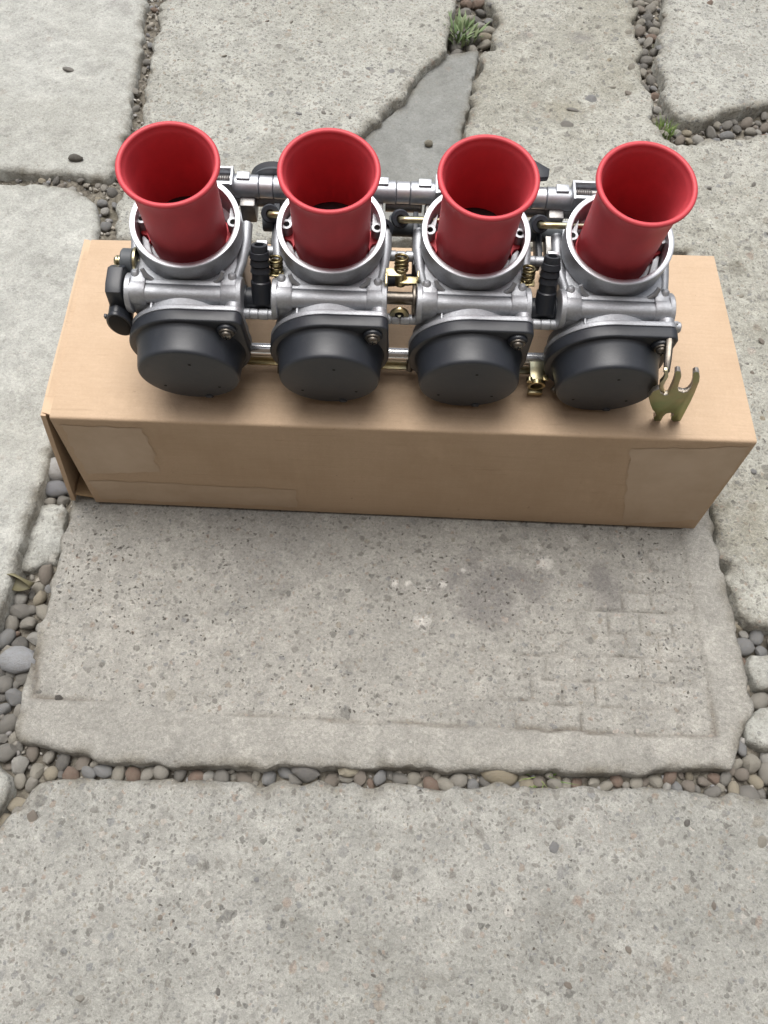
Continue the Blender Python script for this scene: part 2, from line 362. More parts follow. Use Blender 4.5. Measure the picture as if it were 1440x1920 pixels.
M['plate'] = metal('zinc_passivated_plate', (0.40, 0.31, 0.17), 0.38, 0.08, 0.0001, 140, tint=(0.25, 0.30, 0.14))
M['plate_edge'] = metal('worn_steel', (0.50, 0.47, 0.43), 0.38, 0.12, 0.0002, 500)
M['steel'] = metal('dark_steel', (0.20, 0.18, 0.155), 0.42, 0.2, 0.0002, 400)
M['rod'] = metal('polished_rod', (0.74, 0.75, 0.77), 0.24, 0.04)
M['cap'] = plastic('black_cap_plastic', (0.021, 0.025, 0.033), 0.46, 0.0002, 1000, 0.7, 0.10)
M['rubber'] = plastic('black_plastic', (0.026, 0.030, 0.038), 0.38, 0.0002, 600, 0.5, 0.05)
M['grey_rubber'] = plastic('grey_rubber', (0.085, 0.095, 0.105), 0.5, 0.0002)
M['red'] = plastic('red_anodised', (0.58, 0.062, 0.078), 0.54, 0.00015, 900, 0.5, 0.05)
for n_ in M['red'].node_tree.nodes:
    if n_.type == 'BSDF_PRINCIPLED': n_.inputs['Metallic'].default_value = 0.12
M['bore'] = metal('dark_bore', (0.020, 0.013, 0.014), 0.6, 0.1, 0.0, 300, 0.2)  # shade and red reflection deep in the funnel put into the colour
M['hole'] = plastic('dark_hole', (0.006, 0.006, 0.006), 0.8)  # near-black fill stands in for the shade inside holes and slots
def leaf_mat(name, a, b):
    s = N(name); i = s.n('ShaderNodeNewGeometry').outputs['Random Per Island']; c = s.mix(i, a, b)
    s.set(Roughness=0.6); s.b.inputs['Subsurface Weight'].default_value = 0.0; return s.done(c)
M['grass'] = leaf_mat('grass_blade', (0.10, 0.19, 0.04), (0.26, 0.33, 0.10))
M['weed'] = leaf_mat('weed_leaf', (0.15, 0.23, 0.10), (0.30, 0.35, 0.20))
M['moss'] = leaf_mat('dry_moss', (0.10, 0.13, 0.04), (0.22, 0.20, 0.10))
M['leaf'] = leaf_mat('dry_leaf', (0.16, 0.15, 0.085), (0.19, 0.17, 0.10))

# ------------------------------------------------------------------ setting: soil and slabs
SOIL = -0.0105
def grid_sheet(name, x0, x1, y0, y1, n, zf, m):
    xs = np.linspace(x0, x1, n); ys = np.linspace(y0, y1, n); X, Y = np.meshgrid(xs, ys); Z = zf(X, Y)
    V = np.stack([X, Y, Z], -1).reshape(-1, 3)
    Fc = [[j * n + i, j * n + i + 1, (j + 1) * n + i + 1, (j + 1) * n + i] for j in range(n - 1) for i in range(n - 1)]
    return make_mesh(name, V.tolist(), Fc, m, 60)
ground = obj('ground', make_mesh('ground', [(-30, -30, -0.045), (30, -30, -0.045), (30, 30, -0.045), (-30, 30, -0.045)], [[0, 1, 2, 3]], M['soil'], None))
ground['kind'] = 'structure'
FILL = [[(1215, -60), (1215, 120), (1240, 235), (1340, 225), (1520, 215)], [(292, -60), (268, 110), (238, 240), (205, 340), (190, 440)], [(60, 332), (150, 336), (200, 350)]]
def soil_z(X, Y):
    shp = np.shape(X); x = np.ravel(X); y = np.ravel(Y); z = SOIL + 0.0040 * fbm(x, y, 45, 4, 3) + 0.0012 * fbm(x, y, 190, 3, 13)
    up = np.zeros(len(x))
    for li, line in enumerate(FILL):
        L = np.array([G(a, b, 0)[:2] for a, b in line])
        for a, b in zip(L[:-1], L[1:]):
            ab = b - a; p = np.stack([x, y], -1); t = np.clip(((p - a) @ ab) / (ab @ ab), 0, 1); d = np.hypot(*(p - a - t[:, None] * ab).T)
            up = np.maximum(up, smooth01(1 - d / 0.05) * (0.55 if li == 0 else 1.0))
    return (z + up * 0.0105).reshape(shp)
pav = obj('pavement', grid_sheet('pavement', -0.95, 0.95, -0.45, 1.55, 640, soil_z, M['soil']))
pav['kind'] = 'structure'

# unseen wall added behind the camera to shade the near side
wm = N('shade_wall_plaster'); wn = wm.noise(wm.coord(), 9, 5, 0.6)
M['shade_wall_plaster'] = wm.set(Roughness=0.9).done(wm.mix(wn, (0.19, 0.15, 0.115), (0.26, 0.21, 0.165)), None, wm.bump(wm.noise(wm.coord(), 140, 4, 0.6), 0.4, 0.003))
hw = MB(); hw.box((0, -1050, 1400), (9000, 240, 2900), 8)
shade_wall_obj = obj('shade_wall', hw.mesh('shade_wall', M['shade_wall_plaster'], 35)); tag(shade_wall_obj, 'plain brown wall added unseen behind the camera to shade the box', 'wall')
SLABS = []
def ragged(poly, step, amp, seed, freq=60):
    P = np.asarray(poly, float); out = []
    for a, b in zip(P, np.roll(P, -1, 0)):
        L = np.hypot(*(b - a)); n = max(1, int(L / step))
        t = (b - a) / (L + 1e-9); nr = np.array([-t[1], t[0]])
        for k in range(n):
            q = a + (b - a) * k / n
            o = amp * float(fbm(np.array([q[0]]), np.array([q[1]]), freq, 3, seed)[0])
            out.append(q + nr * o)
    return np.array(out)
def slab(outline, ztop, mat, amp=0.0012, freq=25, edge=0.004, rag=0.0015, seed=1, spacing=0.0026, extra=None, wear=None, bottom=-0.03, fine=0.0006, groove=None, name='paving_slab', px=True):
    poly = np.array([G(x, y, ztop)[:2] for x, y in outline]) if px else np.array(outline)
    poly = ragged(poly, 0.0035 if spacing < 0.004 else 0.012, rag * 1.5, seed, 90)
    x0, y0 = poly.min(0) - spacing; x1, y1 = poly.max(0) + spacing
    nx = int((x1 - x0) / spacing) + 2; ny = int((y1 - y0) / spacing) + 2
    X, Y = np.meshgrid(x0 + np.arange(nx) * spacing, y0 + np.arange(ny) * spacing)
    pts = np.stack([X.ravel(), Y.ravel()], -1)
    d, cpt = sdf_near(pts, poly)
    keep = d > -spacing * 0.99
    out = (d < 0) | ((d < spacing * 0.35))
    pts[out] = cpt[out]; d[out] = 0
    z = ztop + amp * fbm(pts[:, 0], pts[:, 1], freq, 5, seed + 5) + fine * fbm(pts[:, 0], pts[:, 1], 130, 3, seed + 9)
    if extra is not None: z = z + extra(pts[:, 0], pts[:, 1], d)
    en = edge * 0.68 * (0.55 + 0.9 * np.clip(0.5 + 0.8 * fbm(pts[:, 0], pts[:, 1], 38, 3, seed + 3), 0, 1))
    t = 1 - np.clip(d / en, 0, 1)
    z = z - en * 0.8 * (1 - np.sqrt(np.clip(1 - t * t, 0, 1)))
    K = keep.reshape(ny, nx); cell = K[:-1, :-1] & K[1:, :-1] & K[:-1, 1:] & K[1:, 1:]
    inner = (d > 0).reshape(ny, nx); anyin = inner[:-1, :-1] | inner[1:, :-1] | inner[:-1, 1:] | inner[1:, 1:]
    cell &= anyin
    jj, ii = np.nonzero(cell); a = jj * nx + ii
    Fq = np.stack([a, a + 1, a + nx + 1, a + nx], -1)
    used = np.unique(Fq); mp = -np.ones(len(pts), int); mp[used] = np.arange(len(used)); Fq = mp[Fq]
    V = np.stack([pts[used, 0], pts[used, 1], z[used]], -1)
    # skirt
    E = np.concatenate([Fq[:, [0, 1]], Fq[:, [1, 2]], Fq[:, [2, 3]], Fq[:, [3, 0]]]); key = np.sort(E, 1)
    _, idx, cnt = np.unique(key[:, 0] * (len(used) + 1) + key[:, 1], return_index=True, return_counts=True)
    B = E[idx[cnt == 1]]; bv = np.unique(B); nm = -np.ones(len(used), int); nm[bv] = len(used) + np.arange(len(bv))
    low = V[bv].copy(); low[:, 2] = bottom
    V = np.concatenate([V, low]); S = np.stack([B[:, 1], B[:, 0], nm[B[:, 0]], nm[B[:, 1]]], -1)
    Fc = np.concatenate([Fq, S])
    me = bpy.data.meshes.new(name); me.from_pydata(V.tolist(), [], Fc.tolist()); me.materials.append(mat)
    ed_ = np.concatenate([np.exp(-(d[used] / 0.0055) ** 2), np.ones(len(low))]).astype(np.float32)
    me.attributes.new('edge', 'FLOAT', 'POINT').data.foreach_set('value', ed_)
    b = bmesh.new(); b.from_mesh(me); bmesh.ops.dissolve_degenerate(b, dist=1e-6, edges=b.edges[:]); b.to_mesh(me); b.free()
    at = me.attributes.new('wear', 'FLOAT', 'POINT'); wv = np.ones(len(me.vertices), dtype=np.float32)
    co = np.empty(len(me.vertices) * 3); me.vertices.foreach_get('co', co); co = co.reshape(-1, 3)
    if isinstance(wear, float): wv = wv * np.float32(wear)
    elif wear is not None: wv = wear(co[:, 0], co[:, 1], None).astype(np.float32)
    at.data.foreach_set('value', wv)
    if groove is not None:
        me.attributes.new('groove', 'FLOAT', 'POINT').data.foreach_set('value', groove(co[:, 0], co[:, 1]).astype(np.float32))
    me.polygons.foreach_set('use_smooth', [True] * len(me.polygons)); me.set_sharp_from_angle(angle=math.radians(75))
    o = obj(name, me, pav); SLABS.append((poly, ztop, o)); return o

# the slab the box stands on: smooth raised border, recessed worn field with a faint waffle imprint
C = [(190, 470), (1290, 500), (1330, 960), (1375, 1170), (1412, 1330), (1395, 1375), (1368, 1440), (1180, 1452), (1000, 1447), (700, 1440), (500, 1438), (330, 1437), (200, 1428), (100, 1405), (42, 1390), (32, 1370), (42, 1310), (60, 1230), (85, 1130), (110, 1030), (135, 945)]
border_px = [(175, 300), (1240, 300), (1272, 990), (1300, 1130), (1345, 1385), (1150, 1378), (1000, 1368), (800, 1362), (500, 1346), (350, 1336), (200, 1318), (60, 1312), (85, 1100), (130, 940)]
BORD = np.array([G(x, y)[:2] for x, y in border_px])
wx0, wy0 = G(1345, 1385)[:2]
def bdist(x, y):
    q = np.stack([x + 0.0025 * fbm(x, y, 40, 3, 8), y + 0.0025 * fbm(x, y, 40, 3, 9)], -1); return sdf(q, BORD)[0]
def field(x, y): return smooth01((bdist(x, y) + 0.001) / 0.0022)
def waffle(x, y):
    xr = x + 0.0016 * fbm(x, y, 60, 2, 21) + 0.004 * fbm(x, y, 12, 2, 25); yr = y + 0.0016 * fbm(x, y, 60, 2, 22) + 0.004 * fbm(x, y, 12, 2, 26)
    u = (xr - wx0) / 0.0215; v = (yr - wy0) / 0.0165; u2 = u + 0.5 * (np.floor(v) % 2)
    fu = np.abs((u2 % 1) - 0.5); fv = np.abs((v % 1) - 0.5)
    cellh = smooth01((0.5 - fu) / 0.085) * smooth01((0.5 - fv) / 0.11)
    fade = smooth01((x - 0.035) / 0.07) * smooth01((0.21 - x) / 0.015) * np.clip(0.85 + 1.2 * fbm(x, y, 16, 3, 33), 0, 1)
    return (1 - cellh) * fade
def centre_extra(x, y, d):
    f = field(x, y); return 0.0030 * (1 - f) - 0.0020 * waffle(x, y) * f
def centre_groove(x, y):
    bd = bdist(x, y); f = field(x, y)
    return np.clip(1.3 * np.exp(-((bd - 0.0012) / 0.0016) ** 2) * smooth01(0.55 + 1.6 * fbm(x, y, 14, 2, 41)) + 0.65 * waffle(x, y) ** 2 * f, 0, 1)  # dirt along the step line, plus waffle groove shade painted into the colour
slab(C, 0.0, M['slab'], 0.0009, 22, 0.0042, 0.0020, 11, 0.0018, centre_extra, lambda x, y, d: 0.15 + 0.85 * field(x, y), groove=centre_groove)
# foreground slab
CR = [[(985, 1712), (1020, 1713), (1042, 1716), (1078, 1746), (1120, 1772), (1160, 1795), (1200, 1822), (1250, 1830), (1325, 1832)], [(585, 1752), (640, 1746), (690, 1772), (730, 1792), (775, 1808), (800, 1836), (850, 1842)]]
CRW = [np.array([G(a, b, 0.001)[:2] for a, b in l]) for l in CR]
def crack(x, y):
    p = np.stack([x + 0.004 * fbm(x, y, 50, 3, 51), y + 0.004 * fbm(x, y, 50, 3, 52)], -1); best = np.full(len(x), 9.0)
    for L in CRW:
        for a, b in zip(L[:-1], L[1:]):
            ab = b - a; t = np.clip(((p - a) @ ab) / (ab @ ab), 0, 1); best = np.minimum(best, np.hypot(*(p - a - t[:, None] * ab).T))
    return np.exp(-(best / 0.0022) ** 2) * np.clip(0.7 + 0.9 * fbm(x, y, 30, 2, 53), 0, 1)
slab([(70, 1468), (150, 1452), (300, 1462), (420, 1468), (640, 1466), (760, 1474), (1000, 1470), (1200, 1478), (1330, 1488), (1440, 1500), (1720, 1510), (1760, 2500), (-330, 2500), (-280, 1990), (-60, 1690), (-30, 1600), (20, 1520)],
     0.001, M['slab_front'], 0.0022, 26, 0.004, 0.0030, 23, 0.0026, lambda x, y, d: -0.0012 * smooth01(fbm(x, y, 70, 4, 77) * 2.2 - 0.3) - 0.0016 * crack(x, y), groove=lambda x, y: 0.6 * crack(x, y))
# long slab on the left
slab([(-420, 350), (0, 342), (70, 338), (130, 350), (178, 372), (186, 420), (168, 520), (140, 680), (96, 840), (50, 990), (8, 1110), (-60, 1290), (-120, 1420), (-560, 1400), (-640, 800)],
     0.008, M['slab_pale'], 0.0020, 14, 0.006, 0.0020, 31, 0.003, None, 0.45)
# lower left corner stone that the foreground slab meets
slab([(-200, 1420), (-20, 1420), (14, 1450), (18, 1480), (-10, 1530), (-90, 1640), (-300, 1640)], 0.003, M['slab_pale'], 0.002, 30, 0.006, 0.0015, 35, 0.0024)
# slabs behind the box
slab([(-420, -330), (-60, -330), (285, -60), (268, 40), (262, 110), (250, 190), (236, 250), (225, 300), (196, 338), (150, 326), (80, 325), (0, 318), (-420, 320)], 0.008, M['slab_pale'], 0.0030, 14, 0.005, 0.0030, 41, 0.003, lambda x, y, d: 0.0012 * fbm(x, y, 60, 4, 4), 0.5)
slab([(312, -60), (860, -60), (856, 0), (842, 62), (832, 96), (800, 118), (775, 146), (764, 172), (730, 200), (700, 228), (672, 252), (640, 300), (610, 400), (560, 452), (215, 452), (222, 380), (252, 300), (266, 215), (284, 110), (300, 20)],
     0.008, M['slab_rough'], 0.0022, 20, 0.005, 0.0040, 43, 0.0028, lambda x, y, d: -0.0010 * smooth01(fbm(x, y, 80, 4, 78) * 2 - 0.3))
slab([(912, -60), (1186, -60), (1190, 40), (1200, 95), (1204, 150), (1222, 195), (1236, 252), (1262, 262), (1440, 250), (1720, 262), (1740, 1150), (1480, 1168), (1402, 1172), (1384, 1150), (1364, 1060), (1346, 975), (1338, 940), (1318, 700), (1290, 470), (830, 455), (862, 300), (880, 215), (892, 150), (905, 105), (925, 80), (935, 40), (920, 0)],
     0.006, M['slab_erode'], 0.0042, 17, 0.004, 0.0050, 47, 0.0024, fine=0.0014, extra=lambda x, y, d: 0.0022 * fbm(x, y, 70, 4, 14) - 0.0030 * smooth01(fbm(x, y, 26, 4, 79) * 2.4 - 0.5))
slab([(1248, -60), (1800, -60), (1760, 195), (1440, 194), (1390, 203), (1340, 215), (1290, 222), (1262, 212), (1244, 165), (1232, 110), (1238, 60), (1246, 10)],
     0.010, M['slab_rough'], 0.0035, 18, 0.005, 0.0040, 53, 0.0028, lambda x, y, d: 0.0015 * fbm(x, y, 70, 4, 24))
# rows beyond the picture
slab([(-0.95, 1.15), (-0.02, 1.13), (-0.02, 1.5), (-0.95, 1.5)], 0.006, M['slab_pale'], 0.003, 14, 0.006, 0.003, 61, 0.006, px=False)
slab([(0.0, 1.13), (0.9, 1.13), (0.9, 1.5), (0.0, 1.5)], 0.006, M['slab_rough'], 0.003, 14, 0.006, 0.003, 63, 0.006, px=False)
for P_, m_, sd in (([(0.35, 0.09), (0.86, 0.08), (0.86, -0.40), (0.30, -0.40), (0.293, -0.14)], 'slab_rough', 73), ([(0.395, 0.23), (0.86, 0.12), (0.86, 0.70), (0.515, 0.70)], 'slab_erode', 75),
                   ([(-0.90, 0.09), (-0.43, 0.088), (-0.32, 0.03), (-0.285, -0.05), (-0.262, -0.16), (-0.25, -0.40), (-0.90, -0.40)], 'slab_pale', 77), ([(-0.90, 0.58), (-0.57, 0.57), (-0.555, 0.33), (-0.43, 0.11), (-0.90, 0.11)], 'slab_rough', 79),
                   ([(-0.235, -0.175), (0.27, -0.158), (0.28, -0.43), (-0.23, -0.43)], 'slab_pale', 81), ([(0.56, 0.79), (0.9, 0.78), (0.9, 1.1), (0.64, 1.1)], 'slab_pale', 83)):
    slab(P_, 0.004, M[m_], 0.003, 14, 0.005, 0.003, sd, 0.006, px=False)
slab([(0.279, 0.215), (0.37, 0.222), (0.36, 0.115), (0.33, 0.105), (0.272, 0.125)], 0.002, M['slab_erode'], 0.003, 30, 0.005, 0.003, 85, 0.004, px=False)
# low cement patch in the broken corner behind the box
slab([(668, 262), (705, 236), (738, 206), (770, 176), (782, 152), (806, 126), (838, 104), (895, 96), (888, 150), (874, 215), (856, 300), (824, 452), (580, 452), (618, 398), (645, 310)],
     -0.002, M['mortar'], 0.0018, 20, 0.002, 0.0030, 59, 0.0024, None, 0.5, name='cement_patch')
# broken concrete wedged in the joints
slab([(70, 946), (120, 940), (132, 958), (120, 1010), (100, 1052), (62, 1062), (34, 1068), (40, 1020), (52, 985)], -0.003, M['slab_pale'], 0.0048, 34, 0.004, 0.0030, 65, 0.0016, name='broken_concrete')
slab([(1412, 1232), (1470, 1225), (1480, 1290), (1420, 1290), (1404, 1262)], 0.000, M['slab_pale'], 0.003, 40, 0.006, 0.0025, 69, 0.0016, name='broken_concrete')
slab([(1395, 1352), (1420, 1325), (1480, 1310), (1490, 1400), (1440, 1402), (1405, 1388)], 0.001, M['slab_pale'], 0.003, 40, 0.006, 0.0025, 71, 0.0016, name='broken_concrete')

# ------------------------------------------------------------------ pebbles
rng = random.Random(7)
def pebble_mesh(k):
    b = bmesh.new(); bmesh.ops.create_icosphere(b, subdivisions=2, radius=1.0); r = random.Random(100 + k)
    ang = k % 2 == 1
    ctr = [Vector((r.gauss(0, 1), r.gauss(0, 1), r.gauss(0, 1))).normalized() for _ in range(7 if ang else 4)]
    off = [r.uniform(0.60, 0.88) if ang else r.uniform(0.78, 0.95) for _ in ctr]
    for v in b.verts:
        p = v.co.normalized()
        for c_, o_ in zip(ctr, off):
            dd = p.dot(c_)
            if dd > o_: p = p - c_ * (dd - o_) * (0.85 if ang else 0.6)
        v.co = p
    from mathutils import noise as mn
    for v in b.verts:
        q_ = v.co * 1.5 + Vector((k * 3.7, k, 0)); v.co *= 1 + 0.16 * mn.noise(q_) + 0.05 * mn.noise(q_ * 3.1)
    me = bpy.data.meshes.new('pebble'); b.to_mesh(me); b.free(); me.materials.append(M['pebble'])
    me.polygons.foreach_set('use_smooth', [True] * len(me.polygons)); 
    if ang: me.set_sharp_from_angle(angle=math.radians(38))
    return me
PEB = [pebble_mesh(k) for k in range(12)]
def put_pebble(parent, x, y, r, zc, el=None, flat=None, name='pebble', mesh=None):
    o = obj(name, mesh or rng.choice(PEB), parent, (x, y, zc))
    el = el or rng.uniform(1.0, 1.45); flat = flat or rng.uniform(0.62, 0.9)
    o.scale = (r * el, r / math.sqrt(el) * 1.08, r * flat)
    o.rotation_euler = (rng.uniform(-.6, .6), rng.uniform(-.6, .6), rng.uniform(0, 6.28)); return o
def height_free(pts):
    """largest signed distance over all slabs (positive = on a slab)"""
    best = np.full(len(pts), -9.0)
    for poly, zt, o in SLABS:
        m = ((pts > poly.min(0) - 0.03) & (pts < poly.max(0) + 0.03)).all(1)
        if m.any(): d, _ = sdf(pts[m], poly); best[m] = np.maximum(best[m], d)
    return best
ZONES = [  # photo outline, radius range, tries, sink
    ([(-20, 1060), (110, 1060), (40, 1380), (30, 1440), (-40, 1440), (-60, 1200)], (0.0022, 0.0062), 6000, 0.0),
    ([(60, 1385), (420, 1425), (420, 1480), (60, 1480)], (0.0020, 0.0052), 4000, 0.0),
    ([(-40, 1385), (80, 1385), (80, 1520), (-40, 1560)], (0.0026, 0.0060), 1500, 0.0),
    ([(420, 1425), (1000, 1425), (1000, 1490), (420, 1490)], (0.0018, 0.0050), 6000, 0.0),
    ([(1000, 1430), (1370, 1430), (1370, 1500), (1000, 1495)], (0.0016, 0.0044), 4000, 0.0),
    ([(1365, 1385), (1500, 1380), (1500, 1510), (1350, 1500)], (0.0030, 0.0068), 1800, 0.001),
    ([(1370, 1160), (1500, 1150), (1500, 1330), (1390, 1330)], (0.0030, 0.0068), 1600, 0.0),
    ([(85, 860), (140, 860), (140, 950), (70, 950)], (0.0030, 0.0050), 500, 0.0),
    ([(1186, -40), (1250, -40), (1246, 240), (1200, 240)], (0.0024, 0.0060), 1600, 0.0),
    ([(1230, 195), (1500, 170), (1500, 285), (1230, 275)], (0.0022, 0.0056), 1800, 0.0),
    ([(830, -20), (940, -20), (930, 110), (830, 110)], (0.0035, 0.0075), 1000, 0.0),
    ([(225, -40), (320, -40), (280, 200), (200, 350), (180, 350)], (0.0018, 0.0040), 260, -0.003),
    ([(60, 310), (230, 300), (230, 450), (150, 450), (60, 350)], (0.0024, 0.0050), 450, -0.002),
]
cand = []
for poly, (r0, r1), tries, lift in ZONES:
    zp = np.array([G(x, y, SOIL)[:2] for x, y in poly]); lo, hi = zp.min(0), zp.max(0)
    nr = np.random.default_rng(len(cand) + 5)
    pts = lo + nr.random((tries, 2)) * (hi - lo)
    dz, _ = sdf(pts, zp); fd = height_free(pts)
    rr = r1 - (r1 - r0) * np.linspace(0, 1, tries) ** 0.75 * (0.85 + 0.15 * nr.random(tries))
    for p_, a, b_, r in zip(pts, dz, fd, rr):
        if a > 0 and b_ < -r * 0.62: cand.append((p_[0], p_[1], r, lift))
placed = []
# two big pale stones sit at the left end of the box, so leave room
FIXED = [(102, 888, 0.0105), (100, 915, 0.0075), (180, 336, 0.0075), (38, 1078, 0.009)]
for fx, fy, fr in FIXED:
    g = G(fx, fy, SOIL + fr); placed.append((g[0], g[1], fr, None))
for x, y, r, lift in cand:
    if all((x - q[0]) ** 2 + (y - q[1]) ** 2 > (0.85 * (r + q[2])) ** 2 for q in placed): placed.append((x, y, r, lift))
peb = [q for q in placed if q[3] is not None]; peb.sort(key=lambda q: -q[2] / math.hypot(q[0], q[1] - 0.0, CAM_H))
pz = soil_z(np.array([q[0] for q in peb]), np.array([q[1] for q in peb]))
for (x, y, r, lift), z in zip(peb[:296], pz):
    put_pebble(pav, x, y, r, z + r * 0.45 + lift * 0 + rng.uniform(-0.0012, 0.0012))
rest = peb[296:]
# grit and the smaller stones: one mass nobody could count
gm = MB(); ico = bmesh.new(); bmesh.ops.create_icosphere(ico, subdivisions=1, radius=1.0); ico.verts.index_update()
IV = np.array([v.co[:] for v in ico.verts]); IF = [[v.index for v in f.verts] for f in ico.faces]; ico.free()
nr = np.random.default_rng(3)
def grit(x, y, r, z):
    A = nr.normal(size=(3, 3)); q, _ = np.linalg.qr(A); s_ = np.array([1.2, 1.0, 0.75]) * r
    gm.add((IV * (0.85 + 0.3 * nr.random((len(IV), 1))) * s_) @ q.T + [x, y, z], IF)
rz = soil_z(np.array([q[0] for q in rest] + [0]), np.array([q[1] for q in rest] + [0]))
for (x, y, r, lift), z in zip(rest, rz): grit(x, y, r, z + r * 0.4)
pts = np.array([[-0.5, -0.1]]) + nr.random((40000, 2)) * np.array([[1.0, 1.15]])
fd = height_free(pts)
pts = pts[fd < -0.0008][:7000]; pz = soil_z(pts[:, 0], pts[:, 1])
for (x, y), z in zip(pts, pz):
    r = 0.0006 + 0.0019 * nr.random() ** 1.6; grit(x, y, r, z + r * 0.5)
gv = obj('gravel', make_mesh('gravel', gm.V, gm.F, M['grit'], 50), pav); gv['kind'] = 'stuff'

# aggregate stones showing in the worn slabs behind the box and beside it (set into their slab)
def slab_at(x, y):
    best = None
    for poly, zt, o in SLABS:
        if x < poly[:, 0].min() or x > poly[:, 0].max() or y < poly[:, 1].min() or y > poly[:, 1].max(): continue
        d, _ = sdf(np.array([[x, y]]), poly)
        if d[0] > 0 and (best is None or d[0] > best[0]): best = (d[0], zt, o)
    return best
def surf_z(o, x, y):
    me = o.data; n = len(me.vertices); co = np.empty(n * 3); me.vertices.foreach_get('co', co); co = co.reshape(-1, 3)
    top = co[co[:, 2] > -0.02]; k = np.argmin((top[:, 0] - x) ** 2 + (top[:, 1] - y) ** 2); return float(top[k, 2])
EMB = [(1075, 203, 9), (1108, 178, 12), (1180, 172, 8), (1180, 62, 8), (1185, 128, 9), (1140, 115, 6), (1062, 235, 10), (1088, 12, 5), (1250, 28, 8), (1330, 4, 8), (1240, 82, 9), (1205, 155, 8), (1150, 160, 6), (1310, 540, 6), (1365, 545, 6), (1388, 555, 7), (1428, 642, 9), (1428, 785, 7), (1420, 840, 5), (1412, 885, 6), (1400, 680, 4), (1410, 700, 4), (1415, 345, 5), (1405, 445, 6), (1330, 350, 5), (1335, 385, 5), (735, 132, 6), (690, 128, 4), (560, 212, 5), (608, 210, 5), (655, 222, 4), (600, 75, 5), (500, 38, 5), (545, 40, 4), (535, 210, 4), (420, 105, 5),
       (250, 165, 7), (130, 130, 10), (1240, 1580, 6), (1290, 1545, 7), (1040, 1590, 8), (60, 1535, 9), (175, 1520, 6), (30, 1522, 9), (410, 1858, 5), (1065, 1850, 6), (330, 1430, 3), (1430, 1580, 8), (150, 1870, 6), (560, 1555, 4), (880, 1700, 5), (300, 1720, 4), (1180, 1780, 5), (700, 1830, 4), (480, 1650, 4), (1340, 1700, 5)]
for px, py, r in EMB:
    g = G(px, py, 0.004); h = slab_at(g[0], g[1])
    if h is None: continue
    g = G(px, py, h[1]); r_ = r * 0.00042 * (1.35 if py < 400 else 1.0)
    put_pebble(h[2], g[0], g[1], r_, surf_z(h[2], g[0], g[1]) - r_ * 0.12, flat=0.42, name='stone')

# loose stones and litter that can be singled out
def loose(px, py, r, label, cat, el=1.3, flat=0.7, z=None, mesh=3, name='stone'):
    g = G(px, py, 0.004); h = slab_at(g[0], g[1])
    base = surf_z(h[2], g[0], g[1]) if h else SOIL
    if z is not None: base = z
    g = G(px, py, base + r * 0.5)
    o = put_pebble(None, g[0], g[1], r, base + r * flat * 0.72, el, flat, name, PEB[mesh]); o.rotation_euler = (0, 0, rng.uniform(-.4, .4))
    tag(o, label, cat); return o
def own_mat(o, c):
    m = M['pebble'].copy(); m.name = 'stone_' + o.name
    for n in m.node_tree.nodes:
        if n.type == 'VALTORGB':
            for e in n.color_ramp.elements: e.color = (*c, 1)
    o.data = o.data.copy(); o.data.materials[0] = m
own_mat(loose(142, 296, 0.0048, 'small dark stone lying alone on the pale slab left of the funnels', 'stone', 1.6, 0.7), (0.12, 0.115, 0.10))
own_mat(loose(104, 884, 0.0105, 'large whitish stone in the joint beside the open end of the box', 'stone', 1.2, 0.9, SOIL, 1), (0.55, 0.55, 0.54))
own_mat(loose(104, 918, 0.0075, 'bluish grey stone just below the large whitish stone by the box', 'stone', 1.4, 0.8, SOIL, 8), (0.28, 0.29, 0.32))
own_mat(loose(181, 338, 0.0078, 'rounded cream stone where the left joints meet behind the leftmost funnel', 'stone', 1.1, 0.85, SOIL + 0.006, 0), (0.46, 0.42, 0.33))
own_mat(loose(804, 270, 0.0036, 'small round pebble lying on the smooth grey cement patch', 'pebble', 1.2, 0.95, None, 0), (0.30, 0.28, 0.22))
own_mat(loose(110, 1309, 0.0022, 'tiny dark pebble on the lower left border of the box slab', 'pebble', 1.2, 0.8, None, 5), (0.08, 0.075, 0.07))
own_mat(loose(35, 1238, 0.0098, 'largest pale blue grey pebble in the left gravel joint', 'pebble', 1.35, 0.75, SOIL + 0.004, 2), (0.44, 0.455, 0.48))
own_mat(loose(935, 1452, 0.0080, 'largest tan oval pebble in the gravel joint below the box slab', 'pebble', 1.6, 0.75, SOIL + 0.001, 6), (0.36, 0.31, 0.22))
own_mat(loose(575, 1446, 0.0085, 'biggest dark grey round pebble in the joint below the box slab', 'pebble', 1.15, 0.8, SOIL, 7), (0.19, 0.185, 0.18))
own_mat(loose(656, 1443, 0.0055, 'upright cream egg shaped pebble in the joint below the box slab', 'pebble', 1.4, 0.8, SOIL + 0.003, 5), (0.52, 0.47, 0.36))

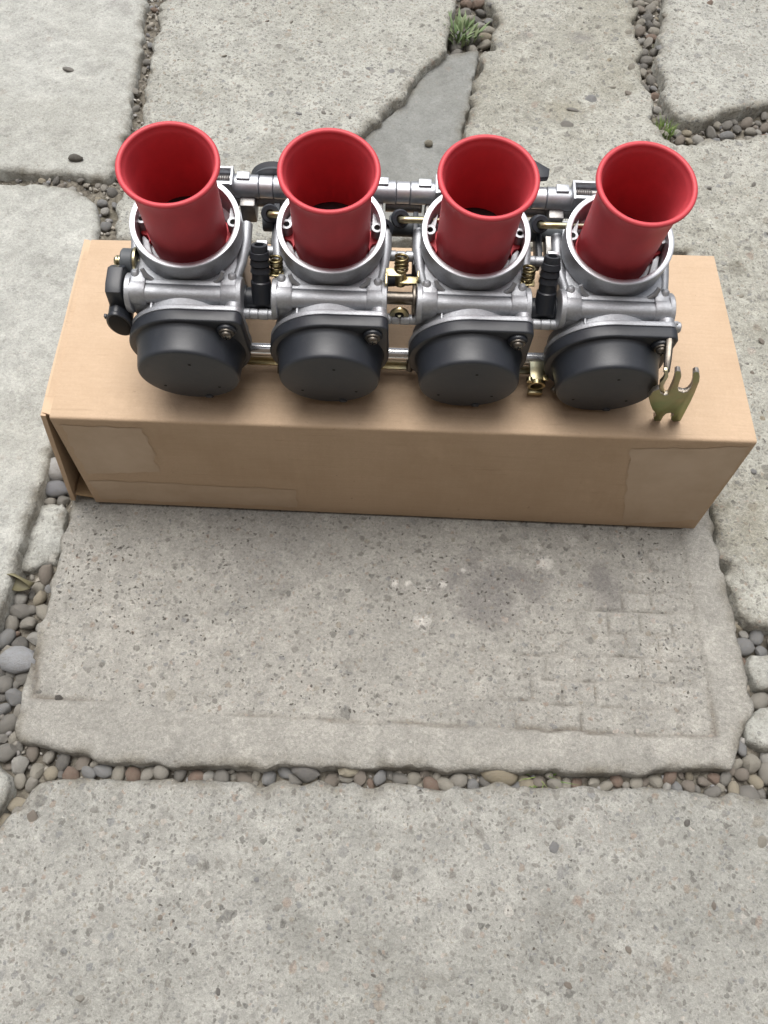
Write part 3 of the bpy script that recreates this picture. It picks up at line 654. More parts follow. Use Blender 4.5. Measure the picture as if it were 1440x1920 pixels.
# plants
def tuft(name, px, py, n, hmin, hmax, wid, spread, mat, label, cat, z=SOIL, lean=0.7, flatness=0.0):
    g = G(px, py, z + 0.004); r = random.Random(px); V = []; Fc = []
    for k in range(n):
        a = r.uniform(0, 6.28); rad = spread * math.sqrt(r.random()); bx, by = rad * math.cos(a), rad * math.sin(a)
        h = r.uniform(hmin, hmax); da = a + r.gauss(0, 0.7); ln = lean * r.uniform(0.2, 1.1) * h; w_ = wid * r.uniform(0.6, 1.2)
        side = (-math.sin(da) * w_, math.cos(da) * w_); b0 = len(V); seg = 4
        for s_ in range(seg + 1):
            t = s_ / seg; cx = bx + math.cos(da) * ln * t ** 1.6; cy = by + math.sin(da) * ln * t ** 1.6; cz = h * (t - flatness * 0.5 * t * t)
            ww = (1 - t ** 1.5) if s_ < seg else 0.06
            if wid > 0.0009: ww = math.sin(math.pi * min(0.97, 0.12 + 0.85 * t)) 
            V += [(cx - side[0] * ww, cy - side[1] * ww, cz), (cx, cy, cz - w_ * 0.35 * ww), (cx + side[0] * ww, cy + side[1] * ww, cz)]
        for s_ in range(seg):
            i = b0 + s_ * 3; Fc += [[i, i + 1, i + 4, i + 3], [i + 1, i + 2, i + 5, i + 4]]
    o = obj(name, make_mesh(name, V, Fc, mat, 60), None, (g[0], g[1], z)); tag(o, label, cat); return o
tuft('grass_tuft', 1244, 246, 110, 0.006, 0.013, 0.0007, 0.010, M['grass'], 'bright green grass tuft at the crossing of joints behind the rightmost funnel', 'grass', z=-0.005, lean=0.9)
tuft('grass_tuft', 1218, 108, 40, 0.007, 0.015, 0.0006, 0.012, M['grass'], 'thin grass blades in the upper right gravel joint', 'grass')
tuft('weed', 862, 62, 90, 0.008, 0.014, 0.0018, 0.019, M['weed'], 'pale green leafy weed in the broken corner at the top edge', 'weed', z=-0.003, lean=1.1)
tuft('grass_tuft', 1012, 1450, 26, 0.006, 0.012, 0.0005, 0.009, M['grass'], 'small grass sprig in the joint below the box slab, right of the tan pebble', 'grass', lean=1.5)
tuft('moss', 250, 1418, 40, 0.003, 0.006, 0.0005, 0.008, M['moss'], 'small dry moss patch under the lower left edge of the box slab', 'moss', lean=1.2)
# curled leaf
V = []; Fc = []; n = 9
for i in range(n):
    t = i / (n - 1); wd = 0.0055 * math.sin(math.pi * (0.06 + 0.88 * t))
    for j in range(5):
        s_ = (j - 2) / 2; V.append(((t - 0.5) * 0.021, s_ * wd, 0.0045 * s_ * s_ * 1.6 + 0.003 * math.sin(t * 3)))
for i in range(n - 1):
    for j in range(4): a = i * 5 + j; Fc.append([a, a + 1, a + 6, a + 5])
g = G(43, 1080, SOIL + 0.010); lf = obj('dry_leaf', make_mesh('dry_leaf', V, Fc, M['leaf'], 60), None, tuple(g)); lf.rotation_euler = (0.95, 0.25, -0.35); lf.scale = (0.9, 1.1, 1.0)
sm = lf.modifiers.new('thickness', 'SOLIDIFY'); sm.thickness = 0.0004
tag(lf, 'curled olive brown leaf on the gravel at the head of the left joint', 'leaf')

# ------------------------------------------------------------------ cardboard box
H = 0.1096
zt = [G(92, 783, H), G(1420, 829, H), G(1338, 478, H), G(172, 447, H)]          # top: front left, front right, back right, back left
zb = [G(181, 943, 0.0015), G(1300, 993, 0.0015)]
zb += [zb[1] + (zt[2] - zt[1]) * np.array([1, 1, 0]), zb[0] + (zt[3] - zt[0]) * np.array([1, 1, 0])]
for v in zb: v[2] = 0.0016
org = (zb[0] + zb[1] + zb[2] + zb[3]) / 4
boxo = bpy.data.objects.new('cardboard_box', None); col.objects.link(boxo); boxo.location = org; boxo.empty_display_size = 0.05
tag(boxo, 'long brown cardboard box with one end flap ajar, carrying the carburettors', 'box')
def section(t, inset):
    """rounded outline of the sleeve at t along the box, counter-clockwise from front bottom"""
    fb = zb[0] * (1 - t) + zb[1] * t; bb = zb[3] * (1 - t) + zb[2] * t; bt = zt[3] * (1 - t) + zt[2] * t; ft = zt[0] * (1 - t) + zt[1] * t
    cs = [fb, bb, bt, ft]; cen = sum(cs) / 4; rr = max(0.0022 - inset * 0.6, 0.0006); out = []
    cs = [c_ + (lambda e: e)(np.array([0, 0, 0])) for c_ in cs]
    ins = []
    for k in range(4):
        a = cs[k - 1] - cs[k]; b_ = cs[(k + 1) % 4] - cs[k]; a = a / np.linalg.norm(a); b_ = b_ / np.linalg.norm(b_)
        ins.append(cs[k] + (a + b_) * inset)
    for k in range(4):
        a = ins[k - 1] - ins[k]; b_ = ins[(k + 1) % 4] - ins[k]; La, Lb = np.linalg.norm(a), np.linalg.norm(b_); a /= La; b_ /= Lb
        for s_ in range(5):
            u = s_ / 4; out.append(ins[k] + a * rr * (1 - u) ** 2 + b_ * rr * u ** 2)
        for s_ in range(1, 14):
            q = ins[k] + b_ * (rr + (Lb - 2 * rr) * s_ / 14); out.append(q)
    return np.array(out)
NS = 90; V = []; Fc = []
so_ = [section(i / NS, 0.0) for i in range(NS + 1)]; si_ = [section(i / NS, 0.003) for i in range(NS + 1)]
m_ = len(so_[0])
def wob(P, t):
    u = np.array([t * 0.43] * len(P)); k = np.arange(len(P)) / len(P) * 0.52
    d = 0.0009 * fbm(u, k, 9, 3, 5) + 0.0002 * fbm(u, k, 60, 2, 6)
    edge = smooth01(np.array([min(1, 6 * min(t, 1 - t) + 0.3)] * len(P)))
    cen = P.mean(0); dirv = P - cen; dirv[:, 0] = 0; dirv /= np.linalg.norm(dirv, axis=1)[:, None] + 1e-9
    flat = P[:, 2] > 0.004
    d[int(len(P) * 0.74):] = 0
    return P + dirv * (d * edge * flat)[:, None]
for i in range(NS + 1): V += list(wob(so_[i], i / NS) - org)
for i in range(NS + 1): V += list(wob(si_[i], i / NS) - org)
off = (NS + 1) * m_
for i in range(NS):
    for k in range(m_):
        k2 = (k + 1) % m_; a, b_, c_, d_ = i * m_ + k, i * m_ + k2, (i + 1) * m_ + k2, (i + 1) * m_ + k
        Fc.append([a, d_, c_, b_]); Fc.append([off + a, off + b_, off + c_, off + d_])
for k in range(m_):
    k2 = (k + 1) % m_; Fc.append([k, k2, off + k2, off + k]); e = NS * m_; Fc.append([e + k, off + e + k, off + e + k2, e + k2])
obj('sleeve', make_mesh('sleeve', V, Fc, M['card'], 40), boxo)
def sheet(name, quad, th, mat, parent, n=14, bow=0.0, seed=1, label=None, rag=0.0):
    """thick cardboard sheet from four corners (world), bowed along its normal"""
    q = [np.array(c_) - org for c_ in quad]; nrm = np.cross(q[1] - q[0], q[3] - q[0]); nrm /= np.linalg.norm(nrm); V = []; Fc = []
    for side in (0, 1):
        for j in range(n + 1):
            for i in range(n + 1):
                u, v = i / n, j / n
                P = (q[0] * (1 - u) + q[1] * u) * (1 - v) + (q[3] * (1 - u) + q[2] * u) * v
                wv = bow * math.sin(math.pi * u) * math.sin(math.pi * v) + (0.0006 if th > 0.001 else 0.0) * float(fbm(np.array([u]), np.array([v]), 3, 2, seed)[0])
                V.append(P + nrm * (wv + (th if side else 0)))
    m = (n + 1) ** 2
    for j in range(n):
        for i in range(n):
            a = j * (n + 1) + i; Fc += [[a, a + n + 1, a + n + 2, a + 1], [m + a, m + a + 1, m + a + n + 2, m + a + n + 1]]
    rim = [i for i in range(n + 1)] + [j * (n + 1) + n for j in range(1, n + 1)] + [n * (n + 1) + i for i in range(n - 1, -1, -1)] + [j * (n + 1) for j in range(n - 1, 0, -1)]
    for a, b_ in zip(rim, rim[1:] + rim[:1]): Fc.append([a, b_, m + b_, m + a])
    o = obj(name, make_mesh(name, V, Fc, mat, 35), parent)
    if label: o['label'] = label
    return o
ex = (zt[1] - zt[0]); ex = ex / np.linalg.norm(ex)
# end flap on the left hangs from the top panel and stands a little away from the sleeve
tl = G(76, 779, H - 0.001); bl = G(134, 938, 0.003)
tlb = zt[3] - ex * 0.005 + np.array([0, 0, -0.001]); blb = np.array([bl[0] - 0.001, zb[3][1] - 0.004, 0.003])
sheet('end_flap', [tl, bl, blb, tlb], 0.003, M['card'], boxo, 14, 0.0015, 3, 'end flap hanging ajar at the left end of the box')
# fold strip joining the top panel to the flap
sheet('flap_hinge', [zt[0] + ex * 0.002 + np.array([0, 0.002, -0.0006]), tl + np.array([0.0005, 0.002, 0.0006]), tlb + np.array([0.0005, -0.001, 0.0006]), zt[3] + ex * 0.002 + np.array([0, -0.002, -0.0006])], 0.0016, M['card'], boxo, 10, 0.0004, 4)
# bottom flap folded out of the lower left edge
sheet('bottom_flap', [zb[0] + np.array([0.001, 0.003, 0.0008]), zb[3] + np.array([0.001, -0.004, 0.0008]), blb + np.array([0.004, -0.003, 0.006]), bl + np.array([0.004, 0.002, 0.005])], 0.0028, M['card_raw'], boxo, 10, 0.0012, 6)
# right end panel
sheet('end_panel', [zt[1] - ex * 0.001 + np.array([0, 0.003, -0.003]), zt[2] - ex * 0.001 + np.array([0, -0.003, -0.003]), zb[2] - ex * 0.001 + np.array([0, -0.003, 0.003]), zb[1] - ex * 0.001 + np.array([0, 0.003, 0.003])], 0.003, M['card'], boxo, 10, 0.0, 8)
# packing tape on the front panel
def front_pt(px, py, lift=0.0002):
    n_ = np.cross(zt[1] - zt[0], (zb[0] if px < 700 else zb[1]) - zt[0]); n_ /= np.linalg.norm(n_)
    if n_[1] > 0: n_ = -n_
    d = ray(px, py); t = ((zt[0] - CAM) @ n_) / (d @ n_); return CAM + t * d + n_ * lift
def front_uv(px, py):
    """where the sight line of a photo point meets the front panel, as fractions along and down it"""
    q = front_pt(px, py, 0.0); u, v = 0.5, 0.5
    for _ in range(30):
        P = (zt[0] * (1 - u) + zt[1] * u) * (1 - v) + (zb[0] * (1 - u) + zb[1] * u) * v
        du = (zt[1] - zt[0]) * (1 - v) + (zb[1] - zb[0]) * v; dv = (zb[0] - zt[0]) * (1 - u) + (zb[1] - zt[1]) * u
        d = ray(px, py); d = d / np.linalg.norm(d); A = np.array([du, dv, -d]).T
        sol = np.linalg.solve(A, CAM - P) if False else np.linalg.lstsq(A, CAM - P, rcond=None)[0]; u += sol[0]; v += sol[1]
    return u, v
def patch(name, pxs, seed, lift=0.00025, n=26):
    uv = [np.array(front_uv(*q)) for q in pxs]; V = []; Fc = []; rr = random.Random(seed)
    nrm = np.cross(zb[0] - zt[0], zt[1] - zt[0]); nrm /= np.linalg.norm(nrm); nrm = nrm if nrm[1] < 0 else -nrm
    for side in (0, 1):
        for j in range(n + 1):
            for i in range(n + 1):
                a_, b__ = i / n, j / n; q = (uv[0] * (1 - a_) + uv[1] * a_) * (1 - b__) + (uv[3] * (1 - a_) + uv[2] * a_) * b__
                if i in (0, n) or j in (0, n): k_ = float(fbm(np.array([q[0] * 9]), np.array([q[1] * 3]), 6, 3, seed)[0]); q = q + np.array([0.006 * k_ if i in (0, n) else 0, 0.02 * k_ if j in (0, n) else 0])
                u, v = float(np.clip(q[0], 0.004, 0.996)), float(np.clip(q[1], 0.03, 0.97))
                P = (zt[0] * (1 - u) + zt[1] * u) * (1 - v) + (zb[0] * (1 - u) + zb[1] * u) * v
                w_ = 0.00006 * float(fbm(np.array([q[0] * 20]), np.array([q[1] * 5]), 5, 2, seed + 3)[0])
                V.append(P + nrm * (lift + w_ + (0.0 if side else -0.0004)) - org)
    m = (n + 1) ** 2
    for j in range(n):
        for i in range(n):
            a_ = j * (n + 1) + i; Fc += [[a_, a_ + n + 1, a_ + n + 2, a_ + 1], [m + a_, m + a_ + 1, m + a_ + n + 2, m + a_ + n + 1]]
    return obj(name, make_mesh(name, V, Fc, M['tape'], 35), boxo)
patch('tape_strip', [(116, 797), (268, 803), (300, 884), (163, 887)], 11)
patch('tape_strip', [(1184, 842), (1408, 838), (1312, 974), (1166, 982)], 12)
patch('tape_strip', [(168, 900), (552, 917), (556, 950), (188, 934)], 13)

# ------------------------------------------------------------------ carburettor bank
BASE = 88.0
bank = bpy.data.objects.new('carburettor_bank', None); col.objects.link(bank); bank.empty_display_size = 0.05
mwb = Matrix.Identity(4); bo = BO - BU * BASE * 1e-3
for r in range(3): mwb[r][0], mwb[r][1], mwb[r][2], mwb[r][3] = BX[r], BY[r], BU[r], bo[r]
bank.matrix_world = mwb
tag(bank, 'bank of four joined carburettors with red funnels and black caps standing on the cardboard box', 'carburettors')
OFF = (0, 0, BASE)
def part(name, mb, mat, parent=bank, x0=0.0, smooth=35, label=None):
    me = mb if isinstance(mb, bpy.types.Mesh) else mb.mesh(name, mat, smooth, 1e-3, OFF if parent is bank or parent.parent is bank else (0, 0, 0))
    o = obj(name, me, parent, (x0 * 1e-3, 0, 0))
    if label: o['label'] = label
    return o
def circ(r, n, a0=0, a1=2 * math.pi): return [(r * math.cos(a0 + (a1 - a0) * k / n), r * math.sin(a0 + (a1 - a0) * k / n)) for k in range(n)]

# --- shared meshes for one carburettor, centred on x = 0
CZ = -44.0      # axis of the vacuum chamber
def flange_outline(R, ear, corner=32.5, top=None):
    pts = []
    top = R if top is None else top
    # from the right going counter-clockwise in (x, z): right side, square ear at the upper right, top, left round, bottom
    for a in np.linspace(-math.radians(8), math.radians(10), 4): pts.append((R * math.cos(a), CZ + R * math.sin(a)))
    e = corner
    for a in np.linspace(0, math.pi / 2, 7): pts.append((e - ear + ear * math.cos(a), CZ + top - ear + ear * math.sin(a)))
    for a in np.linspace(math.radians(86), math.radians(186), 26): pts.append((R * math.cos(a), CZ + R * math.sin(a)))
    for a in np.linspace(math.radians(192), math.radians(350), 34): pts.append((R * math.cos(a), CZ + R * math.sin(a)))
    return pts
FL = flange_outline(34.3, 5.0, 33.0)
body = MB()
# outer bell ring and its well
body.lathe([(29.2, -15.5), (30.0, -13), (30.2, -0.5), (29.9, -0.25), (27.5, -0.25), (27.2, -0.5), (27.0, -24), (19.5, -25), (19.0, -40), (21.5, -40), (23.5, -19)], n=72, closed=True)
# barrel down to the engine spigot
body.lathe([(23.0, -19), (24.5, -24), (22.5, -34), (22.0, -58), (19.0, -66), (18.6, -80), (20.2, -82), (20.2, -84), (18.6, -86), (15.5, -86), (15.5, -40), (18.5, -36)], n=48, closed=True)
# shoulders that carry the ring
body.prism([(-29, -31), (-24, -33), (24, -33), (29, -31), (27, -8), (21, 4), (-21, 4), (-27, -8)], 'z', -28, -15, 1.5)
# throttle shaft housing across the front with end bosses
body.cyl((-26, -37.2, -15.2), (26, -37.2, -15.2), 5.1, 28)
body.box((0, -32.0, -12.2), (44, 3.0, 3.0), 0.5)
for s_ in (-1, 1):
    body.lathe([(6.6, 20.5 * s_), (7.0, 21.2 * s_), (7.0, 29.4 * s_)], 'x', (0, -36.0, -16.0), 28)
    body.lathe([(10.4, 28.6 * s_), (10.8, 29.0 * s_), (10.8, 31.4 * s_), (10.4, 31.8 * s_)], 'x', (0, -34.6, -19.5), 32)
    body.box((24.6 * s_, -30.5, -16), (8.5, 8, 13), 1.2)
    body.box((25.2 * s_, -38.5, -24), (8.5, 8, 12), 1.6)
    # slanting cast ribs at the sides
    body.tube([(30.5 * s_, 13, -20), (30.8 * s_, 0, -19), (29.6 * s_, -14, -18), (27.6 * s_, -26, -16), (26.0 * s_, -31, -13.5)], [3.3, 3.2, 2.8, 2.6, 2.4], 12)
    body.cyl((26.2 * s_, -29.5, -13), (26.6 * s_, -27.0, -8.4), 3.2, 14, 0.8, 2.2)
    body.tube([(22 * s_, -27.6, -6), (20.5 * s_, -29.6, -9), (17 * s_, -31, -11.5)], [1.2, 1.5, 1.2], 8)
# vacuum chamber and its flange
body.lathe([(24, -24), (29.0, -36), (31.2, -38.8), (32.0, -39.6), (32.2, -46)], 'y', (0, 0, CZ), 56)
body.prism(FL, 'y', -46.0, -49.0, 0.5)
body.cyl((27.6, -42.0, CZ + 28.6), (27.6, -46.2, CZ + 28.6), 4.6, 18, 0.8)
body.box((-17.5, -43.5, CZ + 25.0), (1.2, 5, 7), 0.3)
# float bowl underneath at the back
body.prism([(-24, 10), (24, 10), (25, 40), (18, 46), (-18, 46), (-25, 40)], 'z', -93, -48, 2.0)
body.prism([(-13, 18), (13, 18), (13, 44), (-13, 44)], 'z', -50, -24, 1.5)
body_me = body.mesh('carburettor_body', M['alu'], 32, 1e-3, OFF)
lip_me = MB().lathe([(30.25, -0.6), (30.1, 0.1), (29.8, 0.25), (27.4, 0.25), (27.15, 0.1), (27.1, -0.6)], n=96, closed=True).mesh('ring_lip', M['alu_bright'], 40, 1e-3, OFF)
bs = MB(); hl = MB()
boss_me = MB().lathe([(3.6, -23), (3.3, -5.2), (3.1, -4.9), (1.75, -4.9), (1.6, -5.2), (1.6, -10), (0.001, -10)], n=24).mesh('screw_boss', M['alu'], 40, 1e-3, OFF)
hole_me = MB().lathe([(1.62, -5.6), (0.001, -5.6)], n=16).mesh('screw_hole', M['hole'], None, 1e-3, OFF)
web = MB(); web.prism([(-2.0, 1.0), (2.0, 1.0), (1.2, 12)], 'z', -12, -7.0, 0.2)
web_me = web.mesh('boss_web', M['alu'], 35, 1e-3, OFF)
blk_me = []
for s_ in (-1, 1):
    blk = MB(); blk.prism([(18.5 * s_, -19.4), (23.5 * s_, -13.0), (25.9 * s_, -3.5), (24.5 * s_, -3.0), (21.8 * s_, -6), (19.0 * s_, -14)], 'z', -24.2, -11.5, 0.5)
    blk_me.append(blk.mesh('well_block', M['alu'], 35, 1e-3, OFF))
# funnel
Ro, Ri = 21.2, 19.5; TOP = 45.3; prof = []
for k in range(15):   # outside, from the base up to the rolled rim
    t = k / 14; z = -20 + t * 4.0; r = 19.0 + (Ro - 19.0) * math.sqrt(1 - (1 - t) ** 2); prof.append((r, z))
prof += [(Ro + 0.1, -8), (Ro + 0.15, 4), (Ro + 0.3, 16), (Ro + 0.5, 30)]
for k in range(1, 13):
    t = k / 12; prof.append((Ro + 0.5 + 3.9 * t ** 2.3, 30 + (TOP - 1.5 - 30) * t))
for k in range(9):
    a = -math.radians(40) + math.radians(220) * k / 8; prof.append((24.45 + 1.5 * math.cos(a), TOP - 1.4 + 1.4 * math.sin(a)))
for k in range(13):
    t = k / 12; prof.append((22.9 - 3.3 * t ** 0.55, TOP - 1.8 - 18 * t))
prof += [(Ri - 0.1, 8), (Ri - 0.3, -5), (Ri + 0.3, -5.5), (Ri + 0.4, -20)]
stack_me = MB().lathe(prof, n=88, closed=True).mesh('velocity_stack', M['red'], 50, 1e-3, OFF)
ears = MB()
o_ = [(28 if False else 24.8, 5.5)]
pts = []
for a in np.linspace(math.radians(28), math.radians(152), 22): pts.append((20.2 * math.cos(a), 20.2 * math.sin(a)))
left = [(-21.0, 7.5), (-23.0, 3.2), (-26.0, 1.6), (-26.7, -0.8), (-25.6, -2.0), (-23.0, -2.6), (-21.9, -4.4), (-21.3, -7.2)]
bot = [(20.9 * math.cos(a), 20.9 * math.sin(a)) for a in np.linspace(math.radians(192), math.radians(348), 26)]
right = [(-x, y) for x, y in left[::-1]]
ears.prism(pts + left + bot + right, 'z', -17.5, -11.5, 0.5)
ears_me = ears.mesh('mounting_flange', M['red'], 35, 1e-3, OFF)
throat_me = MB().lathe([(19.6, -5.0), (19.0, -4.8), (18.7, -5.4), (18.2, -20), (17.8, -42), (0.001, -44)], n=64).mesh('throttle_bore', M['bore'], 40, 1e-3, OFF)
# cap
capm = MB(); capm.prism(FL, 'y', -49.0, -56.2, 1.1, 3)
dome = [(31.6, -55.5), (30.6, -57.2), (30.0, -58.5), (28.9, -69.2)]
for k in range(1, 7):
    a = math.pi / 2 * k / 6; dome.append((27.2 + 1.65 * math.cos(a), -69.8 - 2.9 * math.sin(a)))
dome += [(25.0, -72.75), (0.001, -72.75)]
capm.lathe(dome, 'y', (0.6, 0, CZ + 0.6), 72)
capm.cyl((24.6, -55.5, CZ + 26.6), (24.6, -58.4, CZ + 26.6), 5.4, 22, 0.8)
capm.cyl((8, -71.4, CZ - 25.2), (8, -73.4, CZ - 26.0), 2.6, 12, 0.7)
cap_me = capm.mesh('diaphragm_cap', M['cap'], 38, 1e-3, OFF)
scr = MB(); scr.lathe([(4.3, -58.2), (4.3, -59.0), (4.0, -59.4), (3.2, -59.4), (3.1, -60.4), (2.4, -61.4), (1.0, -61.8), (0.001, -61.8)], 'y', (24.6, 0, CZ + 26.6), 24)
scr_me = scr.mesh('cap_screw', M['steel'], 40, 1e-3, OFF)
slot = MB(); slot.box((24.6, -61.75, CZ + 26.6), (3.6, 0.5, 0.8), 0.0); slot.box((24.6, -61.77, CZ + 26.6), (0.8, 0.5, 3.6), 0.0)
slot_me = slot.mesh('cross_slot', M['hole'], None, 1e-3, OFF)
dim_me = MB().lathe([(0.9, -72.9), (0.75, -73.0), (0.001, -73.0)], 'y', n=14).mesh('dimple', M['hole'], 40, 1e-3)
# raised casting marks on the chamber shoulder
for i in range(4):
    x0 = (i - 1.5) * 80
    bd = part('carburettor_body', body_me, None, bank, x0)
    part('ring_lip', lip_me, None, bd); [part('well_block', q, None, bd) for q in blk_me]
    for s_ in (-1, 1):
        b_ = part('screw_boss', boss_me, None, bd); b_.location = (25.2e-3 * s_, 3.6e-3, 0)
        b_ = part('screw_hole', hole_me, None, bd); b_.location = (25.2e-3 * s_, 3.6e-3, 0)
        wb = part('boss_web', web_me, None, bd); wb.location = (24.6e-3 * s_, 4.6e-3, 0); wb.rotation_euler = (0, 0, 0.25 * s_)
    rm = random.Random(i); mk = MB()
    for k in range(17):
        a = math.radians(118 - k * 3.6); 
        if rm.random() < 0.2: continue
        R_ = 32.0; x_, z_ = R_ * math.cos(a), CZ + R_ * math.sin(a)
        mk.box((x_, -42.6 + rm.uniform(-.4, .4), z_ - 0.5), (rm.choice((0.5, 1.1, 0.6)), rm.uniform(1.2, 2.4), 0.9), 0.12, ('Y', rm.uniform(-0.3, 0.3)))
    part('casting_mark', mk, M['alu'], bd)
    st = part('velocity_stack', stack_me, None, bank, x0, label='red satin velocity stack funnel')
    part('mounting_flange', ears_me, None, st)
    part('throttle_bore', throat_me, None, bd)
    cpn = part('diaphragm_cap', cap_me, None, bank, x0)
    sc = part('cap_screw', scr_me, None, cpn); part('cross_slot', slot_me, None, cpn)
    for (dx, dz) in ((3.5, 15.0), (-15.5, -12.5), (16.0, -12.0)):
        d_ = part('dimple', dim_me, None, cpn); d_.location = (dx * 1e-3, 0, (CZ + dz + BASE) * 1e-3)

def lin(name, mat, label=None, smooth=35):
    mb = MB(); mb._n = (name, mat, label, smooth); return mb
def put(mb, parent=bank):
    n_, m__, l_, s_ = mb._n; return part(n_, mb, m__, parent, 0.0, s_, l_)
# --- rails behind the rings
r_ = lin('rear_rail', M['rail'])
for a, b_ in ((-124, -84.2), (-75.8, -4.2), (4.2, 75.8), (84.2, 124)): r_.cyl((a, 40, -21), (b_, 40, -21), 6.5, 28, 0.5)
for x in (-93, -12.5, 12.5, 93): r_.box((x, 41.5, -15.0), (7.6, 5, 4), 0.5)
rr_ = put(r_)
for x in (-80, 0, 80): r2 = lin('rail_sleeve', M['alu_bright']); r2.cyl((x - 3.9, 40, -21), (x + 3.9, 40, -21), 6.25, 28, 0.3); put(r2, rr_)
for x, s_ in ((-99, -1), (99, 1), (19, 1), (-19, -1)):
    f_ = lin('rail_bracket', M['rail']); f_.box((x, 38.5, -14), (1.6, 13, 8), 0.4); f_.box((x + 8 * s_, 44, -13), (16, 1.6, 6), 0.4); f_.box((x + 8 * s_, 33.5, -13), (16, 2.2, 6), 0.4); fo = put(f_)
    t_ = lin('adjuster_thread', M['alu_dark'])
    for k in range(7): t_.lathe([(2.0, -0.5), (2.6, 0.0), (2.0, 0.5)], 'x', (x + (2.0 + k * 1.3) * s_, 38.5, -13.5), 14)
    t_.cyl((x, 38.5, -13.5), (x + 14 * s_, 38.5, -13.5), 1.9, 12); put(t_, fo)
r_ = lin('lower_rail', M['alu_dark'])
for a, b_ in ((-120, -70), (-68, -12), (-10, 12), (14, 68), (70, 120)): r_.cyl((a, 40, -33), (b_, 40, -33), 3.9, 18, 0.3)
put(r_)
for x in (-91, 91, -16, 18):
    p_ = lin('rail_post', M['alu_dark']); p_.box((x, 34, -31), (9, 12, 16), 1.0); put(p_)
p_ = lin('throttle_pulley', M['grey_rubber']); p_.lathe([(14, -3), (15, -2.5), (13.5, 0), (15, 2.5), (14, 3)], 'y', (-76, 50, -29), 32); put(p_)
p_ = lin('choke_lever', M['rubber']); p_.prism([(66, 44), (84, 46), (85, 52), (76, 58), (66, 60)], 'z', -14, -10, 0.8); put(p_)
# --- tubes and rods between the bodies
for cx in (-80, 0, 80):
    t_ = lin('spacer_tube', M['alu'])
    for a, b_, r in ((-10, -5, 3.1), (-4.8, -0.4, 3.0), (0, 5.2, 3.15), (5.4, 10, 2.9)): t_.cyl((cx + a, -40, -28), (cx + b_, -40, -28), r, 18, 0.25)
    t_.cyl((cx - 11, -40, -28), (cx + 11, -40, -28), 2.5, 14); put(t_)
    t_ = lin('vent_tube', M['alu'])
    for a, b_, r in ((-11, -3.4, 3.1), (-3.0, 1.8, 2.9), (2.2, 9, 3.1)): t_.cyl((cx + a, -2, -23), (cx + b_, -2, -23), r, 16, 0.3)
    t_.cyl((cx - 16, -2, -23), (cx + 16, -2, -23), 2.4, 12); put(t_)
t_ = lin('link_rod', M['rod']); t_.cyl((-148, -42, -66), (146, -42, -66), 4.0, 24, 0.5); put(t_)
t_ = lin('link_strip', M['brass']); t_.box((0, -46.0, -73.5), (250, 5, 1.6), 0.3); put(t_)
# fuel tee pieces
for cx in (-80, 80):
    t_ = lin('fuel_tee', M['rubber']); t_.cyl((cx - 10.6, -30.5, -27.5), (cx + 10.6, -30.5, -27.5), 6.3, 28, 0.6)
    for s_ in (-1, 1): t_.lathe([(6.2, 7.2), (7.4, 7.6), (7.4, 10.2)], 'x', (cx if s_ > 0 else cx - 17.4, -30.5, -27.5), 28)
    base = Vector((cx + 1.5, -31.5, -23)); d_ = Vector((0.0, 16.5, 24)).normalized(); 
    pr = [(5.6, -3), (5.6, 9), (4.9, 9.6), (4.9, 14.0)]
    for k in range(3): pr += [(5.0, 14.2 + k * 4.0), (5.6, 14.6 + k * 4.0), (5.0, 17.8 + k * 4.0), (4.6, 18.0 + k * 4.0)]
    pr += [(4.6, 28.0), (4.2, 29.5), (2.6, 29.6), (2.4, 27.0), (0.001, 27.0)]
    t_.lathe(pr, c=tuple(base), n=26, direction=d_); to = put(t_)
    c_ = lin('hose_clip', M['alu_bright']); c_.box((cx + 2.5, -11.5, -2.5), (6, 3, 3.2), 0.5); put(c_, to)
# black plates and hoses behind
for x, y0, y1, zc, hh, tk in ((-43.6, 0, 30, -28, 12, 3.6), (7.8, -8, 28, -28, 12, 3.0), (80.5, 0, 30, -30, 12, 3.0), (-8.5, -22, 4, -26, 10, 2.2), (-82.0, -18, 4, -30, 12, 3.0)):
    b_ = lin('link_plate', M['rubber']); b_.box((x if x != -43.6 else -82.5 + 9, (y0 + y1) / 2, zc), (tk, y1 - y0, hh), 0.5); put(b_)
b_ = lin('link_plate', M['alu_dark'], 'bronze grey link plate'); b_.box((87.5, 14, -32), (5, 34, 8), 0.6); put(b_)
for cx, x1 in ((-76, -56), (-1.5, 24), (79, 104)):
    g_ = lin('rubber_elbow', M['rubber']); g_.lathe([(4.4, -9), (5.2, -4), (5.2, 0), (4.6, 0.8), (2.4, 0.8), (2.2, -1)], c=(cx, 17, -14.5), n=26, direction=(0.1, -0.62, 0.78)); go = put(g_)
    h_ = lin('hose', M['grey_rubber']); h_.cyl((cx - 6, 24, -31), (cx + 16, 24, -31), 6.0, 22, 0.5); put(h_)
    t_ = lin('brass_pipe', M['brass']); P_ = [(cx, 16.5, -14.6), (cx + 0.8, 14.6, -12.2), (cx + 3.0, 13.9, -11.2), (cx + 6, 14.0, -11.2), (x1, 15.0, -12.0)]; t_.tube(P_, 1.9, 14); put(t_)
b_ = lin('vacuum_nipple', M['rubber']); b_.lathe([(5, -10), (6.2, -2), (6.2, 0), (4, 0.5), (3.6, -3)], c=(-11, 10, -16), n=22, direction=(0.35, -0.6, 0.6)); put(b_)
b_ = lin('cross_bar', M['rubber']); b_.tube([(-12, -12, -34), (10, -6, -40)], 3.4, 12); put(b_)
